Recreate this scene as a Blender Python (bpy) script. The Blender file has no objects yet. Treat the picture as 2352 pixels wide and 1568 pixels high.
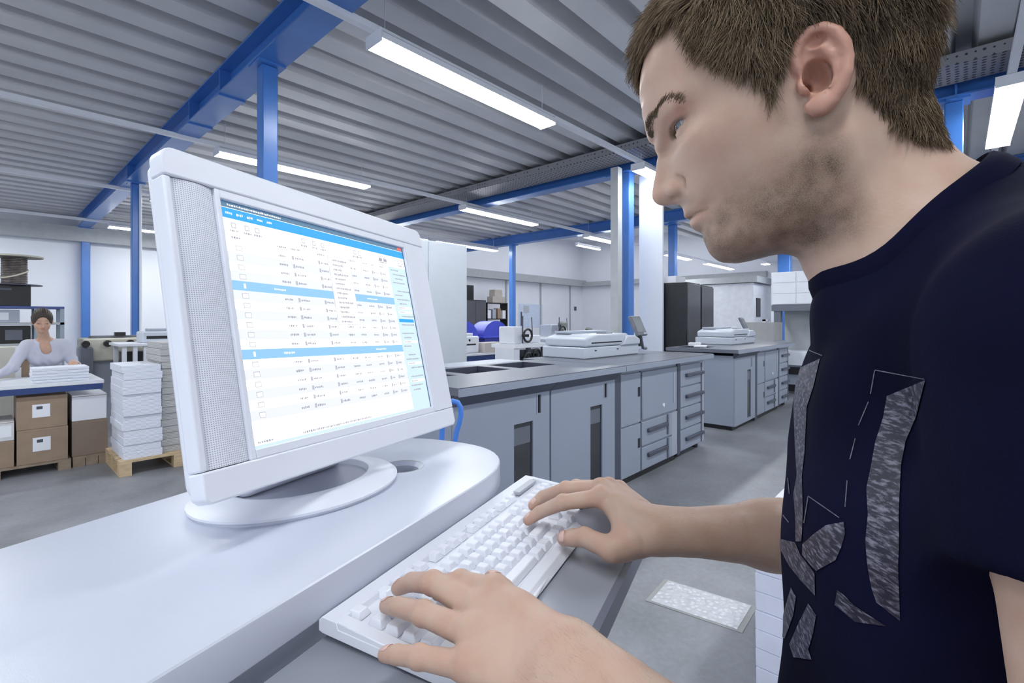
import bpy, bmesh, math, random
import numpy as np
from mathutils import Vector, Matrix
random.seed(4); rng = np.random.default_rng(4)
scene = bpy.context.scene
COL = scene.collection
PI = math.pi

# ------------------------------------------------------------------ camera, world, exposure
CAMZ = 1.42
YAW = math.radians(42.4)                      # viewing direction measured from world +X
FOC = 1120.0                                  # focal length in pixels of the 2352 px frame
cam_d = bpy.data.cameras.new('camera'); cam = bpy.data.objects.new('camera', cam_d); COL.objects.link(cam)
cam_d.sensor_width = 36.0; cam_d.lens = 36.0 * FOC / 2352.0; cam_d.shift_y = -49.0 / 2352.0
cam_d.clip_start = 0.02; cam_d.clip_end = 200
cam.location = (0, 0, CAMZ); cam.rotation_euler = (PI / 2, 0, YAW - PI / 2)
scene.camera = cam
scene.view_settings.view_transform = 'Standard'; scene.view_settings.look = 'None'
scene.view_settings.gamma = 1.0; scene.view_settings.use_curve_mapping = False
scene.view_settings.exposure = 0.30
world = bpy.data.worlds.new('world'); scene.world = world; world.use_nodes = True
_bg = world.node_tree.nodes['Background']
_bg.inputs[0].default_value = (0.80, 0.88, 1.0, 1); _bg.inputs[1].default_value = 0.92
LAMP_POWER = 32.0                             # emission of the tube lamps' diffusers

def area_light(name, loc, rot, sx, sy, power, col=(0.93, 0.96, 1.0)):
    l = bpy.data.lights.new(name, 'AREA'); l.shape = 'RECTANGLE'; l.size = sx; l.size_y = sy
    l.energy = power; l.color = col
    o = bpy.data.objects.new(name, l); o.location = loc; o.rotation_euler = rot; COL.objects.link(o)
    return o
# added fill light on the open side of the hall behind the camera
area_light('rear_fill', (-3.5, -4.5, 2.6), (math.radians(68), 0, math.radians(-42)), 5.0, 2.6, 35, (0.86, 0.93, 1.0))

area_light('hall_fill', (19.8, 12.8, 6.3), (0, 0, 0), 12, 9, 330, (0.93, 0.96, 1.0))  # added fill that brightens the high hall; its ceiling has no rooflight
area_light('hall_fill', (23.8, -1.0, 4.25), (0, 0, 0), 5, 8, 120, (0.93, 0.96, 1.0))  # added fill under the closed flat ceiling at far right

# ------------------------------------------------------------------ materials
MATS = {}
def _nodes(name):
    m = bpy.data.materials.new(name); m.use_nodes = True
    return m, m.node_tree.nodes, m.node_tree.links
def mat(name, col, rough=0.5, metal=0.0, var=0.06, scale=6.0, bump=0.0, bscale=60.0, spec=0.5, stretch=(1, 1, 1), coat=0.0, detail=4.0):
    """Principled surface whose colour drifts a little with noise, with an optional fine bump."""
    if name in MATS: return MATS[name]
    m, N, L = _nodes(name); b = N['Principled BSDF']
    tc = N.new('ShaderNodeTexCoord'); mp = N.new('ShaderNodeMapping'); mp.inputs['Scale'].default_value = stretch
    L.new(tc.outputs['Object'], mp.inputs[0])
    n = N.new('ShaderNodeTexNoise'); n.inputs['Scale'].default_value = scale; n.inputs['Detail'].default_value = detail
    L.new(mp.outputs[0], n.inputs[0])
    r = N.new('ShaderNodeValToRGB')
    r.color_ramp.elements[0].position = 0.3; r.color_ramp.elements[1].position = 0.7
    c0 = tuple(max(0, c * (1 - var)) for c in col); c1 = tuple(min(1, c * (1 + var)) for c in col)
    r.color_ramp.elements[0].color = (*c0, 1); r.color_ramp.elements[1].color = (*c1, 1)
    L.new(n.outputs['Fac'], r.inputs[0]); L.new(r.outputs[0], b.inputs['Base Color'])
    b.inputs['Roughness'].default_value = rough; b.inputs['Metallic'].default_value = metal
    b.inputs['Specular IOR Level'].default_value = spec
    b.inputs['Coat Weight'].default_value = coat
    if bump:
        n2 = N.new('ShaderNodeTexNoise'); n2.inputs['Scale'].default_value = bscale; n2.inputs['Detail'].default_value = 3
        L.new(mp.outputs[0], n2.inputs[0])
        bp = N.new('ShaderNodeBump'); bp.inputs['Strength'].default_value = bump; bp.inputs['Distance'].default_value = 0.01
        L.new(n2.outputs['Fac'], bp.inputs['Height']); L.new(bp.outputs[0], b.inputs['Normal'])
    MATS[name] = m; return m
def glow(name, col, strength):
    if name in MATS: return MATS[name]
    m, N, L = _nodes(name); b = N['Principled BSDF']
    b.inputs['Base Color'].default_value = (0.8, 0.8, 0.8, 1)
    b.inputs['Emission Color'].default_value = (*col, 1); b.inputs['Emission Strength'].default_value = strength
    MATS[name] = m; return m
def layers(name, base, line, freq, width=0.25, rough=0.7, wob=0.3, axis='Z'):
    """Thin sheets seen edge on: fine lines across z."""
    if name in MATS: return MATS[name]
    m, N, L = _nodes(name); b = N['Principled BSDF']
    tc = N.new('ShaderNodeTexCoord'); w = N.new('ShaderNodeTexWave'); w.bands_direction = axis
    w.inputs['Scale'].default_value = freq; w.inputs['Distortion'].default_value = wob * 2; w.inputs['Detail'].default_value = 3
    w.inputs['Detail Scale'].default_value = 0.6
    L.new(tc.outputs['Object'], w.inputs[0])
    r = N.new('ShaderNodeValToRGB'); r.color_ramp.elements[0].color = (*line, 1); r.color_ramp.elements[1].color = (*base, 1)
    r.color_ramp.elements[0].position = 0.02; r.color_ramp.elements[1].position = width
    L.new(w.outputs['Fac'], r.inputs[0]); L.new(r.outputs[0], b.inputs['Base Color'])
    b.inputs['Roughness'].default_value = rough
    MATS[name] = m; return m

BLUE = mat('blue_steel_paint', (0.055, 0.185, 0.54), 0.28, var=0.08, scale=2.0, spec=0.6)
DECK = mat('ribbed_deck_metal', (0.60, 0.605, 0.63), 0.45, 0.1, var=0.05, scale=2.0)
DARKSTEEL = mat('dark_steel', (0.16, 0.17, 0.19), 0.5, 0.4, var=0.2)
WHITEWALL = mat('white_wall_paint', (0.80, 0.82, 0.88), 0.6, var=0.03, scale=0.7)
WHITEP = mat('white_painted_metal', (0.80, 0.82, 0.88), 0.35, var=0.02)
LAMPG = glow('lamp_diffuser_glow', (0.93, 0.97, 1.0), LAMP_POWER)
MPALE = mat('press_panel_blue_grey', (0.315, 0.352, 0.435), 0.38, var=0.03, scale=2)
MPALE2 = mat('press_panel_light_grey', (0.40, 0.435, 0.51), 0.36, var=0.03, scale=2)
MDARK = mat('press_trim_grey', (0.075, 0.082, 0.115), 0.4, var=0.05)
MTOP = mat('press_worktop_grey', (0.14, 0.152, 0.19), 0.3, var=0.05)
BLACK = mat('black_plastic', (0.012, 0.012, 0.014), 0.4, var=0.1)
SCANW = mat('scanner_plastic', (0.60, 0.64, 0.72), 0.35, var=0.02)
CARD = mat('brown_cardboard', (0.34, 0.245, 0.175), 0.8, var=0.08, scale=8)
PAPER = mat('white_paper', (0.86, 0.87, 0.92), 0.7, var=0.02)
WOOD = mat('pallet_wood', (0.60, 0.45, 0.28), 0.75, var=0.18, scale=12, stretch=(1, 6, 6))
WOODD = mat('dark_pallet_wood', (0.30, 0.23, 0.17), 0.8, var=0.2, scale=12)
SMOKED = mat('smoked_glass', (0.03, 0.032, 0.04), 0.08, var=0.1, spec=0.8)

# ------------------------------------------------------------------ mesh helpers
class MB:
    def __init__(s, xf=None): s.v = []; s.f = []; s.mi = []; s.xf = xf; s.m = 0
    def add(s, vs, fs):
        o = len(s.v); s.v += [tuple(v) for v in vs]; s.f += [tuple(i + o for i in f) for f in fs]; s.mi += [s.m] * len(fs)
    def box(s, x0, x1, y0, y1, z0, z1):
        s.add([(x0, y0, z0), (x1, y0, z0), (x1, y1, z0), (x0, y1, z0), (x0, y0, z1), (x1, y0, z1), (x1, y1, z1), (x0, y1, z1)],
              [(0, 3, 2, 1), (4, 5, 6, 7), (0, 1, 5, 4), (1, 2, 6, 5), (2, 3, 7, 6), (3, 0, 4, 7)]); return s
    def prism(s, poly, a0, a1, ax='z'):
        """poly: 2D points; extruded from a0 to a1 along ax. (x: poly=(y,z); y: poly=(x,z); z: poly=(x,y))"""
        n = len(poly)
        def P(p, a): return {'z': (p[0], p[1], a), 'y': (p[0], a, p[1]), 'x': (a, p[0], p[1])}[ax]
        vs = [P(p, a0) for p in poly] + [P(p, a1) for p in poly]
        fs = [tuple(range(n))[::-1], tuple(range(n, 2 * n))] + [(i, (i + 1) % n, n + (i + 1) % n, n + i) for i in range(n)]
        s.add(vs, fs); return s
    def tube(s, pts, r, seg=10, closed=False, cap=True):
        pts = [Vector(p) for p in pts]; n = len(pts); rs = r if isinstance(r, (list, tuple)) else [r] * n
        up = None; rings = []
        for i, p in enumerate(pts):
            d = (pts[(i + 1) % n] - pts[i - 1]) if closed else (pts[min(i + 1, n - 1)] - pts[max(i - 1, 0)])
            d.normalize()
            if up is None: up = Vector((0, 0, 1)) if abs(d.z) < 0.9 else Vector((1, 0, 0))
            a = d.cross(up)
            if a.length < 1e-6: a = d.cross(Vector((0, 1, 0)))
            a.normalize(); b = a.cross(d).normalized(); up = b
            rings.append([p + (a * math.cos(2 * PI * k / seg) + b * math.sin(2 * PI * k / seg)) * rs[i] for k in range(seg)])
        vs = [v for rr in rings for v in rr]; fs = []
        for i in range(n if closed else n - 1):
            j = (i + 1) % n
            for k in range(seg):
                k2 = (k + 1) % seg; fs.append((i * seg + k, i * seg + k2, j * seg + k2, j * seg + k))
        if cap and not closed: fs += [tuple(range(seg))[::-1], tuple((n - 1) * seg + k for k in range(seg))]
        s.add(vs, fs); return s
    def cyl(s, p0, p1, r, seg=20, r2=None): return s.tube([p0, p1], [r, r if r2 is None else r2], seg)
    def lathe(s, prof, c=(0, 0), seg=32, sx=1, sy=1):
        """prof: (radius, z) pairs, revolved about a vertical axis at c"""
        n = len(prof); vs = [(c[0] + r * math.cos(2 * PI * k / seg) * sx, c[1] + r * math.sin(2 * PI * k / seg) * sy, z) for r, z in prof for k in range(seg)]
        fs = [(i * seg + k, i * seg + (k + 1) % seg, (i + 1) * seg + (k + 1) % seg, (i + 1) * seg + k) for i in range(n - 1) for k in range(seg)]
        s.add(vs, fs); return s
    def build(s, name, m, parent=None, bevel=0, smooth=False, seg=2, loc=None, rotz=0):
        vs = s.v
        if s.xf: vs = [s.xf(v) for v in vs]
        me = bpy.data.meshes.new(name); me.from_pydata([tuple(v) for v in vs], [], s.f); me.update()
        for mm in (m if isinstance(m, (list, tuple)) else [m]): me.materials.append(mm)
        if isinstance(m, (list, tuple)): me.polygons.foreach_set('material_index', s.mi)
        bm = bmesh.new(); bm.from_mesh(me); bmesh.ops.recalc_face_normals(bm, faces=bm.faces); bm.to_mesh(me); bm.free()
        o = bpy.data.objects.new(name, me); COL.objects.link(o)
        if parent is not None: o.parent = parent
        if loc is not None: o.location = loc
        o.rotation_euler = (0, 0, rotz)
        if bevel:
            b = o.modifiers.new('bevel', 'BEVEL'); b.width = bevel; b.segments = seg; b.limit_method = 'ANGLE'; b.angle_limit = 0.6
        if smooth or bevel:
            me.polygons.foreach_set('use_smooth', [True] * len(me.polygons))
            try: me.set_sharp_from_angle(angle=math.radians(38 if not bevel else 30))
            except Exception: pass
        return o
def B(*a): return MB().box(*a)
def tag(o, label, cat, group=None, kind=None):
    if label: o['label'] = label
    if cat: o['category'] = cat
    if group: o['group'] = group
    if kind: o['kind'] = kind
    return o
def thing(name, loc, label, cat, group=None, rotz=0):
    o = bpy.data.objects.new(name, None); o.empty_display_size = 0.05; COL.objects.link(o)
    o.location = loc; o.rotation_euler = (0, 0, rotz); return tag(o, label, cat, group)
def struct(o): o['kind'] = 'structure'; return o
KIDS = {}
def copy_tree(o, parent=None):
    c = o.copy(); COL.objects.link(c); c.parent = parent
    for ch in [x for x in COL.objects if x.parent == o]: copy_tree(ch, c)
    return c

# pixel -> place helpers used only to work out coordinates (frame 2352 x 1568)
CY, SY = math.cos(YAW), math.sin(YAW)
def atY(px, Y):      # x of the point seen in column px on the vertical plane y=Y, with its distance
    l = (px - 1176) / FOC; d = Y / (SY - l * CY); return (CY + l * SY) * d, d
def atX(px, X):
    l = (px - 1176) / FOC; d = X / (CY + l * SY); return (SY - l * CY) * d, d
def zat(py, d): return CAMZ + (735 - py) * d / FOC

# ------------------------------------------------------------------ the hall
FX0, FX1, FY0, FY1 = -8.0, 27.0, -12.0, 18.4
def floor_mat():
    m, N, L = _nodes('concrete_floor'); b = N['Principled BSDF']
    tc = N.new('ShaderNodeTexCoord')
    n = N.new('ShaderNodeTexNoise'); n.inputs['Scale'].default_value = 1.3; n.inputs['Detail'].default_value = 8; n.inputs['Roughness'].default_value = 0.6
    n2 = N.new('ShaderNodeTexNoise'); n2.inputs['Scale'].default_value = 35; n2.inputs['Detail'].default_value = 4
    L.new(tc.outputs['Object'], n.inputs[0]); L.new(tc.outputs['Object'], n2.inputs[0])
    mx = N.new('ShaderNodeMath'); mx.operation = 'MULTIPLY_ADD'; mx.inputs[1].default_value = 0.25
    L.new(n2.outputs['Fac'], mx.inputs[0]); L.new(n.outputs['Fac'], mx.inputs[2])
    r = N.new('ShaderNodeValToRGB'); r.color_ramp.elements[0].position = 0.42; r.color_ramp.elements[1].position = 0.85
    r.color_ramp.elements[0].color = (0.165, 0.172, 0.187, 1); r.color_ramp.elements[1].color = (0.33, 0.34, 0.37, 1)
    L.new(mx.outputs[0], r.inputs[0]); L.new(r.outputs[0], b.inputs['Base Color'])
    r2 = N.new('ShaderNodeMapRange'); r2.inputs['To Min'].default_value = 0.3; r2.inputs['To Max'].default_value = 0.6
    L.new(n.outputs['Fac'], r2.inputs[0]); L.new(r2.outputs[0], b.inputs['Roughness'])
    return m
struct(B(FX0, FX1 + 4, FY0, FY1 + 0.2, -0.12, 0).build('floor', floor_mat()))
struct(B(FX0, FX1, FY1, FY1 + 0.2, 0, 6.6).build('wall_back', WHITEWALL))
struct(B(FX1, FX1 + 0.2, FY0, FY1 + 0.2, 0, 6.6).build('wall_right', WHITEWALL))
# ribbed steel deck, ribs along x
def deck(x0, x1, y0, y1, z=4.33, pitch=0.474, h=0.20):
    b = MB(); prof = []; n0 = math.floor(y0 / pitch); n1 = math.ceil(y1 / pitch)
    for k in range(n0, n1):
        y = k * pitch + 0.06
        prof += [(y, z), (y + 0.25, z), (y + 0.295, z + h), (y + 0.429, z + h)]
    n = len(prof); vs = [(x0, p[0], p[1]) for p in prof] + [(x1, p[0], p[1]) for p in prof]
    b.add(vs, [(i, i + 1, n + i + 1, n + i) for i in range(n - 1)])
    y0, y1 = prof[0][0], prof[-1][0]; b.box(x0, x1, y0, y1, z + h + 0.002, z + h + 0.1)
    return b
b = deck(FX0, 12.6, FY0, FY1); b2 = deck(12.6, 20.4, FY0, 6.9); b.add(b2.v, b2.f)
o = b.build('ceiling', DECK); struct(o)
struct(B(12.6, FX1, 6.95, FY1, 6.5, 6.6).build('ceiling', WHITEWALL))
struct(B(20.4, FX1, FY0, 6.95, 4.33, 4.43).build('ceiling', WHITEWALL))
struct(B(12.45, 12.6, 6.9, FY1, 4.34, 6.5).build('wall_upper', WHITEWALL))
struct(B(12.6, FX1, 6.9, 7.0, 4.34, 6.5).build('wall_upper', WHITEWALL))
# grey crane ledge that runs round the two far walls
LEDGE = mat('grey_ledge_paint', (0.42, 0.44, 0.46), 0.6)
struct(B(FX0, FX1, FY1 - 0.35, FY1, 3.62, 4.02).build('trim_1', LEDGE))
struct(B(FX1 - 0.3, FX1, 7.1, FY1 - 0.35, 3.62, 3.9).build('trim_2', LEDGE))
for k, x in enumerate((19.6, 22.6, 25.6)):
    struct(B(x, x + 0.1, FY1 - 0.06, FY1, 0, 3.62).build('trim_%d' % (k + 3), LEDGE))
# a dark window in the far left of the back wall
wx0, _ = atY(1062, FY1); wx1, d = atY(1095, FY1)
o = B(wx0, wx1, FY1 - 0.06, FY1 - 0.002, 2.2, 3.3).build('window_1', WHITEP); struct(o)
B(wx0 + 0.15, wx1 - 0.3, FY1 - 0.09, FY1 - 0.055, 2.3, 3.2).build('pane', SMOKED, o)

# blue I-beams along y and their columns
def ibeam(x, y0, y1, z0=4.02, h=0.30, w=0.28, label='', stiff=()):
    t = thing('ceiling_beam', (x, y0, z0), label, 'beam', 'blue roof beams')
    b = MB(); L = y1 - y0
    b.box(-w / 2, w / 2, 0, L, 0, 0.02).box(-w / 2, w / 2, 0, L, h - 0.02, h).box(-0.012, 0.012, 0, L, 0.02, h - 0.02)
    for s in stiff: b.box(-w / 2 + 0.01, w / 2 - 0.01, s - y0, s - y0 + 0.02, 0.02, h - 0.02)
    b.build('beam_profile', BLUE, t)
    for s in stiff: B(-w / 2 - 0.004, w / 2 + 0.004, s - y0, s - y0 + 0.10, -0.018, 0).build('joint_plate', BLUE, t)
    return t
ibeam(2.0, -8, 18.3, label='deep blue steel beam crossing the ceiling at upper left', stiff=(6.25, 7.45, 11.4))
ibeam(7.8, -8, 18.3, label='blue ceiling beam half hidden behind the perforated cable tray', stiff=(4.6, 0.0))
ibeam(12.45, -8, 18.3, label='blue ceiling beam where the ribbed deck meets the high white hall')
ibeam(20.25, -8, 6.9, label='blue ceiling beam farthest away at the end of the ribbed deck')
def column(x, y, label, w=0.20, top=4.02):
    t = thing('steel_column', (x, y, 0), label, 'column', 'blue steel columns')
    b = MB(); b.box(-w / 2, w / 2, -w / 2, w / 2, 0.02, top - 0.02); b.build('shaft', BLUE, t, bevel=0.012)
    B(-w * 0.85, w * 0.85, -w * 0.85, w * 0.85, top - 0.02, top).build('head_plate', BLUE, t)
    B(-w * 0.85, w * 0.85, -w * 0.85, w * 0.85, 0, 0.02).build('base_plate', BLUE, t)
    return t
column(2.0, 5.22, 'thick blue square column rising behind the computer monitor', 0.155)
t = column(2.03, 11.56, 'blue column with a pale pipe up it, left of the monitor', 0.15)
MB().cyl((0.05, -0.11, 0), (0.05, -0.11, 4.0), 0.022).build('pipe', WHITEP, t)
column(2.05, 18.2, 'blue column against the white wall behind the woman', 0.19)
column(7.72, 4.30, 'blue column between a grey post and a bright white board', 0.18)
column(12.45, 11.35, 'slim blue column in front of the far corner, above the blue hoods', 0.17)
column(12.75, 5.72, 'blue column above the black server cabinets', 0.19)
column(7.85, 0.03, 'blue column at far right behind the young man\'s neck', 0.17)
column(20.3, 4.75, 'small blue column visible under the young man\'s jaw', 0.4)
# grey perforated cable tray beside the second beam
def tray_mat():
    m, N, L = _nodes('perforated_tray'); b = N['Principled BSDF']
    tc = N.new('ShaderNodeTexCoord'); v = N.new('ShaderNodeTexVoronoi'); v.inputs['Scale'].default_value = 14; v.inputs['Randomness'].default_value = 0.1
    L.new(tc.outputs['Object'], v.inputs[0]); r = N.new('ShaderNodeValToRGB'); r.color_ramp.interpolation = 'CONSTANT'
    r.color_ramp.elements[0].color = (0.05, 0.05, 0.055, 1); r.color_ramp.elements[1].position = 0.28; r.color_ramp.elements[1].color = (0.30, 0.30, 0.32, 1)
    L.new(v.outputs['Distance'], r.inputs[0]); L.new(r.outputs[0], b.inputs['Base Color']); b.inputs['Roughness'].default_value = 0.5; b.inputs['Metallic'].default_value = 0.3
    return m
t = thing('cable_tray', (7.3, -8, 4.14), 'dark perforated cable tray under the ribbed ceiling, beside a blue beam', 'cable tray')
MB().box(-0.30, 0.28, 0, 26, 0, 0.03).box(-0.30, -0.28, 0, 26, 0.03, 0.12).box(0.26, 0.28, 0, 26, 0.03, 0.12).build('tray', tray_mat(), t)
b = MB()
for k in range(4): b.tube([(-0.2 + 0.1 * k, 0, 0.055), (-0.2 + 0.1 * k, 26, 0.055)], 0.02, 6)
b.build('cables', BLACK, t)

# white trunking and tube lamps in rows along x
ROWS = {-0.42: 'far right', 3.82: 'nearest', 8.06: 'second', 12.1: 'third', 16.5: 'fourth'}
names = {-0.42: 'white lighting rail high at far right beside the young man\'s head', 3.82: 'white lighting rail carrying the biggest ceiling lamp',
         8.06: 'white lighting rail crossing in front of the deep blue beam, above the monitor', 12.1: 'white lighting rail, third up from the left wall side, ending behind the monitor corner',
         16.5: 'white lighting rail closest to the white back wall'}
for Y in ROWS:
    x1 = 26 if Y < 5 else (24 if Y == 8.06 else 12.4)
    rl = tag(B(FX0, x1, Y - 0.035, Y + 0.035, 3.97, 4.03).build('lighting_rail', WHITEP), names[Y], 'lighting rail', 'white lighting rails')
    if Y == 8.06:
        for x_ in (14.5, 18.5, 22.5): MB().cyl((x_, Y, 4.03), (x_, Y, 6.5), 0.012, 6).build('suspension_rod', WHITEP, rl)
def lamp(x, Y, label, L=2.5, w=0.25):
    t = thing('tube_lamp', (x, Y, 3.86), label, 'lamp', 'ceiling tube lamps')
    b = MB(); b.prism([(-w / 2, 0.02), (-w / 2, 0.075), (-w / 2 + 0.03, 0.105), (w / 2 - 0.03, 0.105), (w / 2, 0.075), (w / 2, 0.02)], 0.01, L - 0.01, 'x')
    b.build('housing', WHITEP, t)
    MB().prism([(-w / 2 + 0.004, 0.02), (-w / 2 + 0.02, -0.004), (w / 2 - 0.02, -0.004), (w / 2 - 0.004, 0.02)], 0.012, L - 0.012, 'x').build('diffuser', LAMPG, t)
    for x_ in (0, L - 0.012): B(x_, x_ + 0.012, -w / 2, w / 2, -0.006, 0.107).build('end_cap', WHITEP, t)
    for x_ in (0.12, L - 0.12):
        MB().box(x_ - 0.02, x_ + 0.02, -0.02, 0.02, 0.105, 0.125).cyl((x_, 0, 0.17), (x_, 0, 0.49), 0.004, 6).build('hanger', WHITEP, t)
    return t
lamp(2.36, 3.82, 'largest tube lamp, glowing above and between the monitor and the man')
lamp(7.2, 3.82, 'tube lamp just left of the man\'s nose, above the white board')
lamp(2.36, 8.06, 'long tube lamp directly above the monitor\'s top edge, crossed by the thick blue column')
lamp(7.2, 8.06, 'tube lamp right of the monitor\'s top right corner, in front of the beam')
lamp(12.05, 8.06, 'small tube lamp left of the grey post, beyond the last ribbed bay')
lamp(17.3, 8.06, 'distant tube lamp behind the slim blue column, above the black cabinets', 2.2)
lamp(21.2, 8.06, 'long distant tube lamp under the man\'s chin, above the black cabinets', 3.4)
lamp(2.36, 12.1, 'tube lamp peeking out left of the monitor\'s upper left corner')
lamp(9.6, 12.1, 'tube lamp above the tall pale cabinet, right of the monitor', 2.8)
lamp(2.3, 16.5, 'tube lamp near the white back wall, crossed by the piped blue column', 2.6)
lamp(7.2, -0.42, 'bright tube lamp at far right edge, right of the man\'s neck')
lamp(-2.6, 16.5, 'unseen tube lamp added to brighten the back wall, outside the picture at left'); lamp(6.8, 16.5, 'unseen tube lamp added to brighten the back wall, hidden behind the monitor')  # both lamps are added to brighten the back wall
lamp(17.6, 3.82, 'tiny tube lamp seen in the gap between the man\'s chin and throat')
lamp(22.9, 6.2, 'tiny distant lamp left of the small blue column', 0.6)
t = lamp(13.2, 9.2, 'thin tube lamp low behind the lamp left of the grey post', 1.4, 0.1)
for x_ in (0.12, 1.28): MB().cyl((x_, 0, 0.40), (x_, 0, 2.64), 0.006, 6).build('suspension_rod', WHITEP, t)
for x, Y, w_ in ((-2.6, 3.82, 'left of the picture, on the rail of the biggest lamp'), (-2.6, 8.06, 'left of the picture, on the rail crossing above the monitor'), (-2.6, -0.42, 'behind the viewer, on the far-right rail'),
                 (2.36, -0.42, 'above and behind the man, on the far-right rail'), (2.36, -4.6, 'behind the man, clear of every rail shown'), (7.2, -4.6, 'right of the picture, past the blue column at far right'), (12.0, -0.42, 'at far right behind the man\'s shoulder'),
                 (12.0, 3.82, 'hidden by the man\'s jaw, on the rail of the biggest lamp'), (6.8, 12.1, 'hidden by the monitor, on the third rail')):
    lamp(x, Y, 'tube lamp ' + w_)
for Y in (-4.6,): tag(B(FX0, 14, Y - 0.035, Y + 0.035, 3.97, 4.03).build('lighting_rail', WHITEP), 'white lighting rail outside the picture, behind the man', 'lighting rail', 'white lighting rails')
# ------------------------------------------------------------------ the two production printing lines
YF = 2.10                                      # front plane of both lines
def handle_bar(p, x0, x1, z, y=YF, name='handle'):
    b = MB(); b.box(x0, x1, y - 0.035, y - 0.004, z - 0.018, z + 0.018); return b.build(name, MDARK, p, bevel=0.006)
def finisher(x, w, label, slot, win, group, rotname='finisher_cabinet'):
    t = thing(rotname, (x, YF, 0), label, 'cabinet', group)
    D = 0.82
    B(0, w, 0.012, D, 0.055, 0.96).build('cabinet_body', MPALE, t, bevel=0.006)
    # door is a slab with a window opening and a handle slot
    b = MB(); zs0, zs1 = slot[2], slot[3]; wz0, wz1 = win[2], win[3]
    sx0, sx1 = slot[0], slot[1]; a0, a1 = win[0], win[1]; g = 0.008
    y0, y1 = -0.008, 0.012
    b.box(g, w - g, y0, y1, 0.06, wz0); b.box(g, a0, y0, y1, wz0, wz1); b.box(a1, w - g, y0, y1, wz0, wz1)
    b.box(g, w - g, y0, y1, wz1, zs0); b.box(g, sx0, y0, y1, zs0, zs1); b.box(sx1, w - g, y0, y1, zs0, zs1); b.box(g, w - g, y0, y1, zs1, 0.931)
    door = b.build('door', MPALE, t)
    B(sx0, sx1, 0.004, 0.0121, zs0, zs1).build('handle_recess', BLACK, door)
    B(sx0 - 0.008, sx0, y0 - 0.004, 0.004, zs0 - 0.004, zs1 + 0.004).build('handle_rim', MPALE2, door)
    pane = B(a0, a1, 0.004, 0.0122, wz0, wz1).build('window_pane', SMOKED, door)
    B(a0 + 0.01, a1 - 0.02, 0.001, 0.004, wz1 - 0.14, wz1 - 0.03).build('inner_roller', MTOP, door)
    # dark sloping fascia under the worktop
    MB().prism([(-0.012, 0.93), (-0.078, 0.998), (0.012, 0.998), (0.012, 0.93)], 0.0, w, 'x').build('fascia', MDARK, t)
    B(0.03, w - 0.03, 0.04, D - 0.03, 0, 0.055).build('plinth', BLACK, t)
    return t
def engine(x, w, label, group):
    t = thing('printer_engine', (x, YF, 0), label, 'printer', group)
    D = 1.05; zm = 0.505
    B(0, w, 0.012, D, 0.055, 0.998).build('cabinet_body', MPALE2, t, bevel=0.006)
    B(-0.085, 0, 0.0, D - 0.1, 0.02, 0.998).build('corner_post', MDARK, t)
    for z0, z1 in ((0.07, zm - 0.006), (zm + 0.006, 0.955)):
        d = B(0.008, 0.35, -0.006, 0.012, z0, z1).build('side_door', MPALE, t, bevel=0.003)
        zz = z1 - 0.13
        B(0.30, 0.343, -0.0065, 0.002, zz - 0.085, zz).build('handle_recess', BLACK, d)
    d = B(0.385, w - 0.02, -0.010, 0.012, zm + 0.01, 0.955).build('front_door', MPALE, t, bevel=0.012)
    B(w - 0.12, w - 0.09, -0.016, -0.009, 0.60, 0.90).build('hinge_strip', MPALE2, d)
    MB().cyl((w - 0.34, -0.018, zm + 0.10), (w - 0.34, -0.009, zm + 0.10), 0.018, 14).build('round_badge', PAPER, d)
    for z0, z1 in ((0.07, 0.27), (0.285, zm - 0.004)):
        d = B(0.375, w - 0.14, -0.008, 0.012, z0, z1).build('drawer', MPALE, t, bevel=0.004)
        handle_bar(d, 0.47, 0.87, (z0 + z1) / 2 + 0.02, 0)
    B(w - 0.135, w - 0.012, -0.004, 0.012, 0.07, zm - 0.004).build('side_strip', MPALE2, t)
    for zz in (0.17, 0.40): B(w - 0.26, w - 0.235, -0.02, -0.006, zz - 0.09, zz + 0.10).build('drawer_pull', MTOP, t)
    B(0.355, 0.37, -0.002, 0.013, 0.06, 0.96).build('seam_trim', MDARK, t)
    B(0.0, w, 0.03, D - 0.05, 0, 0.055).build('plinth', BLACK, t)
    return t
def tower(x, w, label, group):
    t = thing('paper_drawer_tower', (x, YF, 0), label, 'paper drawer unit', group)
    D = 0.9
    B(0.0, w, 0.012, D, 0.06, 0.998).build('cabinet_body', MPALE2, t, bevel=0.008)
    B(-0.05, 0.012, -0.002, 0.012, 0.05, 0.998).build('seam_trim', MDARK, t)
    zs = (0.07, 0.29, 0.515, 0.73, 0.96)
    for i in range(4):
        d = B(0.02, w - 0.14, -0.006, 0.012, zs[i] + 0.006, zs[i + 1] - 0.006).build('drawer', MPALE, t, bevel=0.004)
        if i != 9: handle_bar(d, 0.13, w - 0.10, (zs[i] + zs[i + 1]) / 2, 0)
    B(w - 0.135, w - 0.115, -0.012, 0.012, 0.08, 0.95).build('guide_rail', MTOP, t)
    for x_ in (0.08, w - 0.1):
        MB().cyl((x_, 0.08, 0.0), (x_, 0.08, 0.06), 0.03, 12).build('castor', BLACK, t)
    for x_ in (0.08, w - 0.1):
        MB().cyl((x_, D - 0.1, 0.0), (x_, D - 0.1, 0.06), 0.03, 12).build('castor', BLACK, t)
    return t
G1 = 'cabinets of the near printing line'; G2 = 'cabinets of the far printing line'
finisher(1.80, 0.885, 'pale blue-grey finisher cabinet nearest the monitor, small smoked window', (0.745, 0.785, 0.79, 0.915), (0.51, 0.70, 0.10, 0.75), G1)
finisher(2.69, 0.87, 'second pale blue-grey finisher cabinet, tall narrow smoked window behind the keyboard end', (0.695, 0.745, 0.795, 0.91), (0.50, 0.67, 0.10, 0.75), G1)
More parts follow.
